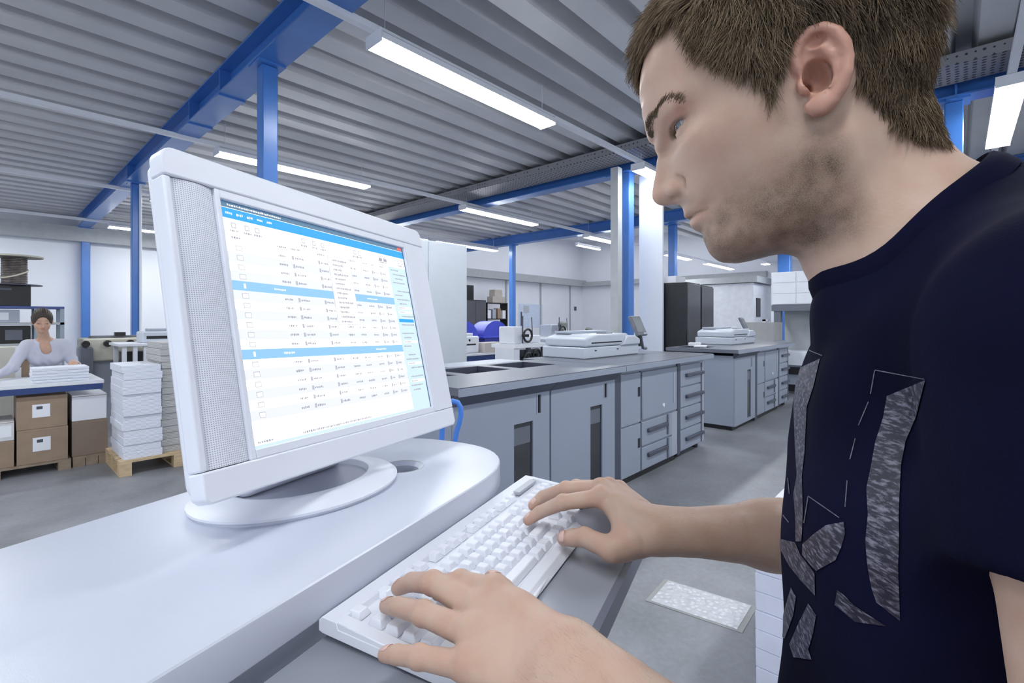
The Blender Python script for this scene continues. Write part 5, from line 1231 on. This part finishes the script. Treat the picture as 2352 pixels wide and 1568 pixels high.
for H in (FAR, NEAR):
    for f_ in H['fing'] + [H['thumb']]:
        red = np.maximum(red, 0.30 * np.exp(-(np.linalg.norm(v - f_[1], axis=1) / .010) ** 2)); red = np.maximum(red, 0.18 * np.exp(-(np.linalg.norm(v - f_[3], axis=1) / .011) ** 2)); red = np.maximum(red, 0.26 * np.exp(-(np.linalg.norm(v - f_[0], axis=1) / .013) ** 2))
st = np.maximum(st, inner_ear * 0.55 * inhead * (ha < 71)); point_attr(body, 'stubble_and_shade', st); point_attr(body, 'redness_and_shade', red)  # shade in the ear hollow painted in with the stubble tone

# hair
near = lambda px, py, w: to_head(np.array([[HT - w, *(lambda r, F: (F * (-.4368 + .8996 * r), (735 - py) / FOC * F))((px - 1176) / FOC, (HT - w) / (.8996 + .4368 * (px - 1176) / FOC))]]))
HL = [(1452, 196, .0), (1475, 172, .012), (1500, 125, .028), (1565, 80, .046), (1590, 128, .055), (1650, 158, .062), (1712, 178, .066), (1748, 212, .068), (1774, 258, .069), (1788, 200, .070), (1815, 130, .072), (1840, 60, .074), (1950, 60, .076), (1958, 170, .068), (1968, 205, .062), (2005, 236, .058), (2050, 282, .054), (2100, 318, .05), (2142, 338, .03)]
hl = np.array([[float(x[0]) for x in near(*p)[:2]] for p in HL]); 
hl = np.concatenate([[[112, hl[0, 1] + 6]], hl, [[-75, hl[-1, 1] - 1], [-80, -34], [-90, -12], [-104, 12], [-125, 40]], [[-125, 220], [150, 220]]])
def inpoly(x, y, pl):
    c = np.zeros(len(x), bool); n = len(pl)
    for i in range(n):
        x1, y1 = pl[i]; x2, y2 = pl[(i + 1) % n]; cr = ((y1 > y) != (y2 > y)); xi = (x2 - x1) * (y - y1) / (y2 - y1 + 1e-12) + x1; c ^= cr & (x < xi)
    return c
def pdist(x, y, pl):
    d = np.full(len(x), 1e9)
    for i in range(len(pl)):
        a = pl[i]; b = pl[(i + 1) % len(pl)]; ba = b - a; t = np.clip(((x - a[0]) * ba[0] + (y - a[1]) * ba[1]) / (ba @ ba + 1e-9), 0, 1)
        d = np.minimum(d, np.hypot(x - a[0] - t * ba[0], y - a[1] - t * ba[1]))
    return d
def headonly(P):
    f, u, a = to_head(P); q = bil(HQ, f, u); qx = bil(HQX, f, u); qy = bil(HQY, f, u); return (a * a - q) / np.sqrt(4 * a * a + qx * qx + qy * qy + 90.0) / 1000
def hneck(P): return smin(headonly(P), neck_sdf(P), .014)
def cap_sdf(P):
    f, u, a = to_head(P); ins = inpoly(f, u, hl); dd = pdist(f, u, hl); dd = np.where(ins, dd, -dd)
    th = np.clip(dd / 14, 0, 1) * 5.0 - np.clip(-dd, 0, 8)
    return hneck(P) - th / 1000
HC0, HC1 = (0.070, 0.046, 0.027), (0.33, 0.235, 0.145)
hv, hq = mesh_sdf(cap_sdf, (.33, -.13, .02), (.57, .17, .33), .003)
hff, huu, _ = to_head(hv); keepv = inpoly(hff, huu, hl) & (pdist(hff, huu, hl) > 1.0); kq = keepv[hq].all(1); used = np.unique(hq[kq]); rem = np.full(len(hv), -1); rem[used] = np.arange(len(used))
hair = np_mesh('hair', mxf(hv[used]), rem[hq[kq]], hair_mat('hair_under', (0.06, 0.040, 0.022), (0.06, 0.04, 0.022)), man)
point_attr(hair, 'strand', np.zeros(len(used)))
nr = 50000
tri = hv[hq[kq]]; cen = tri.mean(1); sel = rng.integers(0, len(cen), nr); wts = rng.dirichlet((1, 1, 1, 1), nr); root = (tri[sel] * wts[:, :, None]).sum(1)
nrm = grad(hneck, root); root = root - nrm * 0.0006; rf, ru, ra = to_head(root)
# comb directions in the head frame: forward and down in front, down at the sides, back at the nape
sgn = np.sign(HT - root[:, 0])
cf = np.where(rf > 20, 0.55 + 0.4 * np.clip(ru / 120, 0, 1), 0.25 - 0.55 * np.clip((20 - rf) / 80, 0, 1) * np.clip((ru + 60) / 60, 0.3, 1)); cu = -0.75 - 0.35 * np.clip((60 - ru) / 60, 0, 1) + 0.5 * np.clip((ru - 90) / 40, 0, 1)
cm_ = -math.cos(TH) * cf - math.sin(TH) * cu; cz = -math.sin(TH) * cf + math.cos(TH) * cu
comb = np.stack([-sgn * 0.25 * np.clip((ru - 60) / 60, 0, 1), cm_, cz], 1)
# locks: neighbouring hairs share a direction
cl = rng.integers(0, nr, 900); lockd = rng.normal(0, .28, (900, 3)); cp = root[cl]
li = np.empty(nr, int)
for i in range(0, nr, 4000): li[i:i + 4000] = np.argmin(((root[i:i + 4000, None] - cp[None]) ** 2).sum(2), 1)
comb = comb / np.linalg.norm(comb, axis=1)[:, None] + lockd[li] * 0.8
Lh = np.clip(np.where(ru < -5, 8, 12) + pdist(rf, ru, hl) * 0.55, 8, 32) / 1000 * np.where(rf < -45, 1.15, 1.0)
strands('hair_strands', root, nrm, comb, Lh, .00036, hair_mat('hair_brown', HC0, HC1), hair, lift=0.36, curl=0.09, xf=mxf, seed=3)
# eyebrows and lashes
def hair_line(name, pts, n, L, dirf, spread, r=.00030, seed=5, lift=0.2, col=None):
    g = np.random.default_rng(seed); P = np.array(pts, float); s = np.sort(g.uniform(0, len(P) - 1.001, n)); i = s.astype(int); f_ = (s - i)[:, None]
    H = P[i] * (1 - f_) + P[i + 1] * f_; H[:, 1] += g.normal(0, 1, n) * spread[0]; H[:, 0] += g.normal(0, 1, n) * spread[1]
    R_ = []
    for h in H: R_.append(from_head(*h))
    R_ = np.array(R_)
    for _ in range(4): R_ -= grad(headonly, R_) * headonly(R_)[:, None]
    nn = grad(headonly, R_); d_ = from_head(*dirf) - from_head(0, 0, 0); d_ = np.tile(d_ / np.linalg.norm(d_), (n, 1))
    return strands(name, R_, nn, d_, np.full(n, L), r, col or hair_mat('brow_brown', (0.09, 0.062, 0.035), (0.19, 0.135, 0.08)), man, lift=lift, curl=0.12, k=3, xf=mxf, seed=seed)
BRW = []
for px_, py_, w_ in ((1498, 312, .008), (1502, 296, .012), (1510, 279, .017), (1523, 263, .024), (1540, 246, .031), (1560, 233, .039), (1582, 225, .045)):
    a_, b_, _c = near(px_, py_, w_); BRW.append((float(a_[0]), float(b_[0]), w_ * 1000))
hair_line('eyebrow', BRW, 720, .0048, (-60, 34, 36), (1.1, 0.8), r=.00017, lift=.06)
# eyeball with iris and pupil
for near_ in (True, False):
    c = from_head(*EYE, near=near_); gz = (from_head(100, -8, 46 if near_ else -34, near=near_) - from_head(0, 0, 0, near=near_)); gz /= np.linalg.norm(gz)
    bm = bmesh.new(); bmesh.ops.create_uvsphere(bm, u_segments=40, v_segments=28, radius=ER / 1000); me = bpy.data.meshes.new('eyeball'); bm.to_mesh(me); bm.free()
    eb = bpy.data.objects.new('eyeball', me); COL.objects.link(eb); eb.parent = man; loc_ = mxf(np.array([c]))[0]; gl_ = V3(gz[0], -gz[1], gz[2])
    eb.location = loc_; eb.rotation_euler = Vector(gl_).to_track_quat('Z', 'Y').to_euler()
    if 'eye_surface' not in MATS:
        m, N, L = _nodes('eye_surface'); b = N['Principled BSDF']; tc = N.new('ShaderNodeTexCoord'); sp = N.new('ShaderNodeSeparateXYZ'); L.new(tc.outputs['Object'], sp.inputs[0])
        r = N.new('ShaderNodeValToRGB'); r.color_ramp.interpolation = 'LINEAR'; mr = N.new('ShaderNodeMapRange'); mr.inputs['From Min'].default_value = 0.008; mr.inputs['From Max'].default_value = 0.012; L.new(sp.outputs['Z'], mr.inputs[0])
        e = r.color_ramp.elements; e[0].position = 0.48; e[0].color = (0.38, 0.37, 0.39, 1); e[1].position = 0.54; e[1].color = (0.05, 0.06, 0.07, 1)
        x = e.new(0.60); x.color = (0.16, 0.20, 0.22, 1); x = e.new(0.90); x.color = (0.10, 0.12, 0.13, 1); x = e.new(0.93); x.color = (0.004, 0.004, 0.004, 1)
        L.new(mr.outputs[0], r.inputs[0]); L.new(r.outputs[0], b.inputs['Base Color']); b.inputs['Roughness'].default_value = 0.08; MATS['eye_surface'] = m
    me.materials.append(MATS['eye_surface']); me.polygons.foreach_set('use_smooth', [True] * len(me.polygons))
# fine hairs on the forearms
for H, sd_ in ((FAR, 11), (NEAR, 12)):
    ax = H['el'] - H['wr']; s_ = ((v - H['wr']) @ ax) / (ax @ ax); dl = np.linalg.norm(v - H['wr'] - s_[:, None] * ax, axis=1); ok_ = np.where((s_ > -.05) & (s_ < .75) & (dl < .06) & (v[:, 2] > (H['wr'] + s_[:, None] * ax)[:, 2] - .012))[0]
    pk = np.random.default_rng(sd_).choice(ok_, 1500); nn_ = grad(body_sdf, v[pk]); dr = np.tile(-ax / np.linalg.norm(ax), (1500, 1)) + V3(-.5 if H is FAR else .3, 0, -.25)
    strands('arm_hair', v[pk], nn_, dr, np.full(1500, .0065), .00004, hair_mat('arm_hair_brown', (0.20, 0.14, 0.09), (0.38, 0.28, 0.18)), man, lift=.25, curl=.3, k=2, xf=mxf, seed=sd_)
# finger nails: small curved plates on the last joints
NAIL = mat('fingernail', (0.70, 0.47, 0.41), 0.25, var=0.04)
def nail(p0, p1, up, r, nm='fingernail'):
    ax = p1 - p0; ax /= np.linalg.norm(ax); up = up - (up @ ax) * ax; up /= np.linalg.norm(up); sd = np.cross(ax, up); vs = []; fs = []
    for i in range(6):
        s = i / 5; w = 0.80 if 0 < i < 5 else 0.55
        for k in range(7):
            an = (k / 6 - 0.5) * 1.9 * w; c = p1 + ax * (-.0075 + .0100 * s) ; rr = r * (1.05 - 0.10 * s * s) 
            vs.append(c + (sd * math.sin(an) + up * math.cos(an)) * rr - up * .0012 * s * s)
    for i in range(5):
        for k in range(6): fs.append([i * 7 + k, i * 7 + k + 1, (i + 1) * 7 + k + 1, (i + 1) * 7 + k])
    o = np_mesh(nm, mxf(np.array(vs)), np.array(fs), NAIL, man); sdm = o.modifiers.new('t', 'SOLIDIFY'); sdm.thickness = 0.0006; sdm.offset = -1; return o
for H in (FAR, NEAR):
    for i, f_ in enumerate(H['fing']): nail(f_[2], f_[3], V3(0, 0, 1), FR[i][3] + .0001)
nail(NEAR['thumb'][2], NEAR['thumb'][3], V3(.3, .1, 1), .0095); nail(FAR['thumb'][2], FAR['thumb'][3], V3(-0.9, .1, .75), .0100)

# ---- t-shirt
NCc = V3(.45, .103, .062); NCn = V3(0, -.579, .815); NCa = V3(0, .815, .579)
def wr_noise(P): return .0022 * np.sin(P[:, 2] * 38 + P[:, 0] * 22 + 1.5 * np.sin(P[:, 1] * 30)) * np.clip((-P[:, 2]) / .2, 0, 1) + .0016 * np.sin(P[:, 2] * 17 - P[:, 0] * 41 + 2 * np.sin(P[:, 1] * 21 + 1))
def shirt_sdf(P):
    d = torso_sdf(P, .010)
    for H, L_ in ((FAR, .46), (NEAR, .34)):
        ax = H['el'] - H['sh']; e = H['sh'] + ax * L_; a = ax / np.linalg.norm(ax)
        s = cap(P, H['sh'] + V3(0, 0, -.005), H['sh'] + ax * 0.8, .062, .064); s = smax(s, (P - e) @ a, .004); d = smin(d, s, .035)
    d = smin(d, cap(P, V3(.440, .093, .004), V3(.460, .093, .004), .050, .050), .02)
    d = d + wr_noise(P)
    q = P - NCc; x = q[:, 0] / .066; y = (q @ NCa) / .067; z = q @ NCn
    cyl = (np.sqrt(x * x + y * y) - 1) * .062; cyl = np.maximum(cyl, -(z + .035)); return smax(d, -cyl, .004)
sv, sq = mesh_sdf(shirt_sdf, (.10, -.02, -.66), (.82, .33, .14), .0034)
def cloth_mat():
    m, N, L = _nodes('navy_jersey'); b = N['Principled BSDF']; tc = N.new('ShaderNodeTexCoord'); n = N.new('ShaderNodeTexNoise'); n.inputs['Scale'].default_value = 700; L.new(tc.outputs['Object'], n.inputs[0])
    n2 = N.new('ShaderNodeTexNoise'); n2.inputs['Scale'].default_value = 9; n2.inputs['Detail'].default_value = 5; L.new(tc.outputs['Object'], n2.inputs[0])
    r = N.new('ShaderNodeValToRGB'); r.color_ramp.elements[0].position = .3; r.color_ramp.elements[1].position = .7; r.color_ramp.elements[0].color = (0.0032, 0.0034, 0.0115, 1); r.color_ramp.elements[1].color = (0.0062, 0.0070, 0.027, 1)
    L.new(n2.outputs['Fac'], r.inputs[0]); L.new(r.outputs[0], b.inputs['Base Color']); b.inputs['Roughness'].default_value = 0.9; b.inputs['Specular IOR Level'].default_value = 0.05
    bp = N.new('ShaderNodeBump'); bp.inputs['Strength'].default_value = 0.25; bp.inputs['Distance'].default_value = 0.001; L.new(n.outputs['Fac'], bp.inputs['Height']); L.new(bp.outputs[0], b.inputs['Normal']); return m
NAVY = cloth_mat()
shirt = np_mesh('t_shirt', mxf(sv), sq, NAVY, man)
ring = []
for k in range(60):
    a = 2 * PI * k / 60; p = NCc + V3(1, 0, 0) * .0660 * math.cos(a) + NCa * .067 * math.sin(a)
    # slide along the opening's axis to the cloth surface
    zz = np.linspace(.05, -.035, 60); Q_ = p + zz[:, None] * NCn; dq = torso_sdf(Q_, .010); dq = smin(dq, cap(Q_, V3(.440, .093, .004), V3(.460, .093, .004), .050, .050), .02); i = np.argmax(dq < 0.001); ring.append(Q_[i] if (dq < .001).any() else Q_[-1])
ring = np.array(ring); 
for _ in range(2): ring = (ring + np.roll(ring, 1, 0) + np.roll(ring, -1, 0)) / 3
cb = MB(mxf1); cen_r = ring.mean(0)
rgs = []
for rr, hh in ((1.10, -.007), (1.06, .002), (1.01, .0075), (.975, .0085), (.955, .004), (.95, -.006)):
    rgs.append([tuple(cen_r + (p - cen_r) * rr + NCn * hh) for p in ring])
cb.add([p for r_2 in rgs for p in r_2], [(i * 60 + k, i * 60 + (k + 1) % 60, ((i + 1) % 6) * 60 + (k + 1) % 60, ((i + 1) % 6) * 60 + k) for i in range(6) for k in range(60)])
cb.build('collar', NAVY, shirt, smooth=True)
# printed pattern: strips cut out of the cloth surface and laid a hair above it
def print_mat():
    m, N, L = _nodes('sequin_print'); b = N['Principled BSDF']; tc = N.new('ShaderNodeTexCoord'); mp = N.new('ShaderNodeMapping'); mp.inputs['Rotation'].default_value = (0, 0.35, 0); mp.inputs['Scale'].default_value = (1, 0.5, 3.4)
    L.new(tc.outputs['Object'], mp.inputs[0]); n = N.new('ShaderNodeTexNoise'); n.inputs['Scale'].default_value = 140; n.inputs['Detail'].default_value = 5; n.inputs['Roughness'].default_value = .65; L.new(mp.outputs[0], n.inputs[0])
    r = N.new('ShaderNodeValToRGB'); r.color_ramp.elements[0].position = .48; r.color_ramp.elements[0].color = (0.008, 0.008, 0.025, 1); r.color_ramp.elements[1].position = .64; r.color_ramp.elements[1].color = (0.19, 0.185, 0.24, 1)
    L.new(n.outputs['Fac'], r.inputs[0]); L.new(r.outputs[0], b.inputs['Base Color']); b.inputs['Roughness'].default_value = .5; return m
LINEM = mat('print_outline', (0.10, 0.10, 0.135), 0.6, var=0.5, scale=300)
PRM = print_mat()
Zp = lambda x, y: (1700 + x / 1.653, 620 + y / 1.653)
def strip(l, r_): return [[Zp(*l[i]), Zp(*r_[i]), Zp(*r_[i + 1]), Zp(*l[i + 1])] for i in range(len(l) - 1)]
PR = strip([(228, 372), (212, 430), (205, 520), (208, 600), (212, 690), (218, 780), (205, 850), (212, 930), (214, 1030)], [(306, 336), (282, 440), (256, 520), (252, 600), (248, 690), (238, 780), (240, 850), (242, 930), (236, 1030)])
PR += strip([(560, 478), (545, 560), (516, 650), (500, 740), (482, 830), (488, 930), (478, 1030), (486, 1120), (500, 1200), (520, 1260)], [(708, 418), (672, 560), (632, 650), (614, 740), (610, 830), (606, 930), (608, 1030), (604, 1120), (606, 1230), (610, 1330)])
PR += strip([(330, 968), (285, 1000), (240, 1040), (238, 1080), (262, 1110)], [(396, 956), (402, 1000), (388, 1050), (366, 1100), (292, 1142)])
PR += strip([(152, 1020), (155, 1060), (190, 1125), (235, 1180)], [(212, 1034), (232, 1080), (286, 1150), (288, 1236)])
PR += strip([(372, 1214), (362, 1270), (440, 1335)], [(395, 1230), (440, 1275), (556, 1350)])
PR += strip([(196, 1205), (170, 1290), (152, 1385)], [(215, 1240), (205, 1310), (172, 1400)]) + strip([(262, 1265), (225, 1340), (190, 1420), (205, 1470)], [(292, 1310), (280, 1380), (262, 1440), (275, 1480)])
LN = [((230, 290), (315, 325)), ((228, 292), (224, 360)), ((515, 380), (706, 414)), ((514, 382), (498, 470)), ((262, 858), (380, 940)), ((262, 860), (246, 960)), ((490, 500), (452, 590)), ((440, 640), (420, 720)), ((410, 800), (402, 900)), ((165, 930), (188, 958)), ((184, 790), (190, 850))]
def thin(a, b, w=3.6):
    a = np.array(a, float); b = np.array(b, float); d_ = b - a; n_ = np.array([-d_[1], d_[0]]) / np.linalg.norm(d_) * w / 2; return [Zp(*(a + n_)), Zp(*(b + n_)), Zp(*(b - n_)), Zp(*(a - n_))]
PRG = [PR[:8], PR[8:17], PR[17:21], PR[21:24], PR[24:26], PR[26:28], PR[28:]]
# camera-ray directions in the t,m,z frame
def rdir(px, py): r = (px - 1176) / FOC; return Vector((.8996 + .4368 * r, -.4368 + .8996 * r, (735 - py) / FOC))
sF = sv[:, 0] * .8996 - sv[:, 1] * .4368; sR = sv[:, 0] * .4368 + sv[:, 1] * .8996; spx = 1176 + FOC * sR / sF; spy = 735 - FOC * sv[:, 2] / sF
fpx = spx[sq].mean(1); fpy = spy[sq].mean(1); qc = sv[sq]; fn_ = np.cross(qc[:, 2] - qc[:, 0], qc[:, 3] - qc[:, 1]); facing = (fn_ * qc.mean(1)).sum(1) < 0
def decal(polys, name, m_, off, label):
    bmx = bmesh.new()
    for pl in polys:
        P2 = np.array(pl); lo = P2.min(0) - 28; hi = P2.max(0) + 28; s_ = np.where(facing & (fpx > lo[0]) & (fpx < hi[0]) & (fpy > lo[1]) & (fpy < hi[1]))[0]
        if not len(s_): continue
        us = np.unique(sq[s_]); mp_ = {int(a): i for i, a in enumerate(us)}; b1 = bmesh.new()
        vv = [b1.verts.new(sv[a]) for a in us]
        for f_ in sq[s_]: b1.faces.new([vv[mp_[int(a)]] for a in f_])
        c2 = P2.mean(0); n = len(pl)
        for i in range(n):
            a = rdir(*pl[i]); b = rdir(*pl[(i + 1) % n]); nn = a.cross(b)
            if nn.length < 1e-9: continue
            nn.normalize()
            if nn.dot(rdir(*c2)) > 0: nn = -nn
            bmesh.ops.bisect_plane(b1, geom=b1.verts[:] + b1.edges[:] + b1.faces[:], plane_co=(0, 0, 0), plane_no=nn, clear_outer=True)
        tmp = bpy.data.meshes.new('x'); b1.to_mesh(tmp); b1.free(); bmx.from_mesh(tmp); bpy.data.meshes.remove(tmp)
    bmesh.ops.remove_doubles(bmx, verts=bmx.verts, dist=1e-5); bmx.normal_update()
    left_ = set(bmx.faces); best = []
    while left_:
        st_ = [left_.pop()]; comp = [st_[0]]
        while st_:
            for e_ in st_.pop().edges:
                for f2 in e_.link_faces:
                    if f2 in left_: left_.remove(f2); st_.append(f2); comp.append(f2)
        if len(comp) > len(best): best = comp
    bs_ = set(best); bmesh.ops.delete(bmx, geom=[f_ for f_ in bmx.faces if f_ not in bs_], context='FACES')
    co = np.array([v_.co[:] for v_ in bmx.verts])
    if not len(co): return
    nn = grad(shirt_sdf, co)
    for v_, x in zip(bmx.verts, mxf(co + nn * off)): v_.co = x
    me = bpy.data.meshes.new(name); bmx.to_mesh(me); bmx.free(); me.materials.append(m_); o = bpy.data.objects.new(name, me); COL.objects.link(o); o.parent = shirt
    me.polygons.foreach_set('use_smooth', [True] * len(me.polygons)); o['label'] = label; return o
for pr_ in PRG: decal(pr_, 'shirt_print', PRM, .0006, 'silvery streaked print patch')
for a, b in LN: decal([thin(a, b)], 'print_outline', LINEM, .0007, 'thin pale stitched line')

# ---- trousers and shoes
def jeans_sdf(P):
    d = None
    for sg in (-1, 1):
        x = .45 + sg * .095; a = cap(P, V3(x - sg * .01, .145, -.60), V3(x, .13, -.96), .098, .068); a = smin(a, cap(P, V3(x, .13, -.96), V3(x + sg * .01, .15, -1.345), .066, .058), .03)
        a = smax(a, -(P[:, 2] + 1.345), .005); d = a if d is None else smin(d, a, .03)
    hip = ell(P, (.45, .14, -.57), (.172, .112, .12)); return smin(d, hip, .03)
jv, jq = mesh_sdf(jeans_sdf, (.2, -.02, -1.40), (.7, .32, -.42), .009)
np_mesh('trousers', mxf(jv), jq, mat('dark_denim', (0.02, 0.028, 0.06), 0.9, bump=0.3, bscale=500), man)
for sg in (-1, 1):
    x = .45 + sg * .105
    def shoe(P): d = cap(P, V3(x, .165, -1.38), V3(x + sg * .01, -.02, -1.385), .040, .036); d = smin(d, cap(P, V3(x, .15, -1.36), V3(x, .15, -1.30), .040, .042), .03); return smax(d, -(P[:, 2] + 1.42), .004)
    a_, b_ = mesh_sdf(shoe, (x - .1, -.1, -1.44), (x + .1, .28, -1.2), .006); np_mesh('shoe', mxf(a_), b_, mat('shoe_leather', (0.03, 0.025, 0.022), 0.5), man)
print('man', round(_t.time() - _t0, 1))
# ------------------------------------------------------------------ the woman behind the packing table (world metres)
wx, _ = atY(100, 7.12); WY = 7.27
wom = thing('person', (wx, WY, 0), 'woman in a light grey long-sleeved top bending over the white packing table', 'person')
hx, hd = atY(97, 7.02); hz = zat(738, hd)
hc = V3(hx, 7.02, hz)                                       # middle of the head
def pw(px, py, Y): x, d = atY(px, Y); return V3(x, Y, zat(py, d))
shl, shr = pw(62, 792, 7.16), pw(146, 790, 7.18)
ell_, elr = pw(28, 845, 7.02), pw(172, 838, 7.10)
hl_, hr_ = pw(-22, 862, 6.78), pw(168, 852, 6.72)
ell_[2] = max(ell_[2], 0.93); hr_[2] = 0.985; hl_[2] = 0.865
chest0, hip = V3((shl[0] + shr[0]) / 2, 7.20, shl[2] - .03), V3((shl[0] + shr[0]) / 2 + .02, 7.34, .72)
def w_head(P):
    q = P - hc; c, s = math.cos(.32), math.sin(.32); y = q[:, 1] * c + q[:, 2] * s; z = -q[:, 1] * s + q[:, 2] * c; x = q[:, 0]; R = np.stack([x, y, z], 1)
    d = ell(R, (0, .012, .015), (.074, .090, .112)); d = smin(d, ell(R, (0, -.035, -.055), (.050, .050, .060)), .035); d = smin(d, cap(R, (0, -.082, .005), (0, -.104, -.026), .008, .012), .012)
    d = smin(d, ell(R, (0, -.088, -.052), (.024, .008, .010)), .008)
    for sg in (-1, 1):
        d = smax(d, -ell(R, (sg * .032, -.094, .006), (.017, .012, .009)), .008); d = smin(d, ell(R, (sg * .032, -.074, .005), (.013, .012, .009)), .004); d = smin(d, ell(R, (sg * .076, .01, -.005), (.010, .018, .028)), .006)
        d = smin(d, ell(R, (sg * .035, -.060, -.028), (.022, .02, .018)), .02)
    return d
def w_hand(P, w0, tip, up):
    ax = tip - w0; L = np.linalg.norm(ax); a = ax / L; sd = np.cross(a, V3(0, 0, 1)); sd /= np.linalg.norm(sd); d = cap(P, w0, w0 + a * .06 , .026, .028)
    for k, o_ in enumerate((-.027, -.009, .009, .027)):
        b0 = w0 + a * .07 + sd * o_; m_ = b0 + a * .04 + V3(0, 0, -.006); e_ = m_ + a * (.032, .040, .038, .028)[k] + V3(0, 0, -.014); d = smin(d, smin(cap(P, b0, m_, .0098, .0088), cap(P, m_, e_, .0088, .0075), .004), .006)
    t0 = w0 + a * .02 + sd * .028 * up; d = smin(d, cap(P, t0, t0 + a * .05 + sd * .022 * up, .012, .009), .01); return d
def w_body(P):
    d = smin(w_head(P), cap(P, hc + V3(0, .03, -.06), chest0 + V3(0, .01, .02), .042, .052), .025)
    d = smin(d, smin(cap(P, chest0 + V3(-.10, 0, -.03), chest0 + V3(.10, 0, -.03), .085, .085), cap(P, chest0, hip, .105, .125), .06), .05)
    for s_, e_, h_, up in ((shl, ell_, hl_, 1), (shr, elr, hr_, -1)):
        d = smin(d, cap(P, s_, e_, .044, .038), .04); d = smin(d, cap(P, e_, h_, .036, .025), .01)
        d = smin(d, w_hand(P, h_, h_ + (h_ - e_) * .5 * np.array([1, 1, 0]) + V3(0, -.02, -.01), up), .012)
    return d
def w_top(P):
    d = smin(cap(P, chest0 + V3(-.095, 0, -.02), chest0 + V3(.095, 0, -.02), .098, .098), cap(P, chest0 + V3(0, 0, -.02), hip, .118, .132), .06)
    for sg in (-1, 1): d = smin(d, ell(P, chest0 + V3(sg * .07, -.075, -.12), (.07, .06, .065)), .05)
    for s_, e_, h_ in ((shl, ell_, hl_), (shr, elr, hr_)):
        d = smin(d, cap(P, s_, e_, .056, .048), .04); c = cap(P, e_, h_, .046, .035); a = (h_ - e_) / np.linalg.norm(h_ - e_); c = smax(c, (P - (h_ - a * .02)) @ a, .004); d = smin(d, c, .012)
    d = d + .004 * np.sin(P[:, 2] * 60 + 8 * np.sin(P[:, 0] * 14)) * np.clip((chest0[2] - P[:, 2]) * 6, 0, 1)
    n1 = hc + V3(0, -.02, -.115); d = smax(d, -cap(P, n1 + V3(0, .03, .02), chest0 + V3(.0, -.11, -.030), .072, .040), .006)
    return d
lo = (min(hl_[0], wx) - .45, 6.4, .55); hi = (wx + .45, 7.6, hz + .25)
a_, b_ = mesh_sdf(w_body, lo, hi, .0055); wl = lambda v: v - V3(wx, WY, 0)
SK2 = skin_mat('skin_warm', (0.56, 0.36, 0.26), (0.5, 0.2, 0.15), (0.06, 0.03, 0.02))
wb = np_mesh('body', wl(a_), b_, SK2, wom)
q_ = a_ - hc; cc, ss = math.cos(.32), math.sin(.32); ry = q_[:, 1] * cc + q_[:, 2] * ss; rz = -q_[:, 1] * ss + q_[:, 2] * cc; rx = q_[:, 0]
face = (ry < -.05)
dk = np.zeros(len(a_)); 
for sg in (-1, 1): dk = np.maximum(dk, 1.3 * np.exp(-((rx - sg * .032) / .014) ** 2 - ((rz - .005) / .006) ** 2)); dk = np.maximum(dk, 1.2 * np.exp(-((rx - sg * .033) / .018) ** 2 - ((rz - .030) / .004) ** 2))
lp = 1.0 * np.exp(-(rx / .022) ** 2 - ((rz + .052) / .009) ** 2)
point_attr(wb, 'stubble_and_shade', dk * face); point_attr(wb, 'redness_and_shade', lp * face)
a_, b_ = mesh_sdf(w_top, lo, hi, .006); np_mesh('long_sleeved_top', wl(a_), b_, mat('grey_knit', (0.50, 0.51, 0.60), 0.85, var=0.05, bump=0.2, bscale=300), wom)
def w_hair(P):
    q = P - hc; c, s = math.cos(.32), math.sin(.32); y = q[:, 1] * c + q[:, 2] * s; z = -q[:, 1] * s + q[:, 2] * c; R = np.stack([q[:, 0], y, z], 1)
    d = ell(R, (0, .02, .028), (.084, .098, .112)); d = smin(d, ell(R, (0, .11, .02), (.035, .04, .035)), .02)
    fr = ell(R, (0, -.10, -.045), (.066, .09, .118)); d = smax(d, -fr, .01); d = smax(d, -(z + .055 - 0.3 * y), .01)
    return d + .0015 * np.sin(R[:, 0] * 420 + R[:, 2] * 60)
a_, b_ = mesh_sdf(w_hair, hc - .2, hc + .2, .004); np_mesh('hair', wl(a_), b_, mat('dark_brown_hair', (0.035, 0.022, 0.014), 0.5, var=0.4, scale=60), wom)
def w_legs(P):
    d = None
    for sg in (-1, 1):
        k = V3(hip[0] + sg * .09, 7.36, .72); n_ = V3(hip[0] + sg * .095, 7.32, .45); e_ = V3(hip[0] + sg * .10, 7.40, .09); c = smin(cap(P, k, n_, .10, .068), cap(P, n_, e_, .066, .05), .03); d = c if d is None else smin(d, c, .03)
    return smin(d, ell(P, hip + V3(0, .01, .04), (.15, .12, .12)), .04)
a_, b_ = mesh_sdf(w_legs, hip + V3(-.4, -.3, -.75), hip + V3(.4, .3, .25), .012); np_mesh('trousers', wl(a_), b_, mat('dark_denim', (0.02, 0.028, 0.06), 0.9), wom)
for sg in (-1, 1):
    x = hip[0] + sg * .10
    def shoe2(P): return smax(cap(P, V3(x, 7.42, .04), V3(x, 7.24, .03), .042, .034), -(P[:, 2] - .001), .004)
    a_, b_ = mesh_sdf(shoe2, (x - .1, 7.1, -.05), (x + .1, 7.6, .15), .008); np_mesh('shoe', wl(a_), b_, mat('shoe_leather', (0.03, 0.025, 0.022), 0.5), wom)
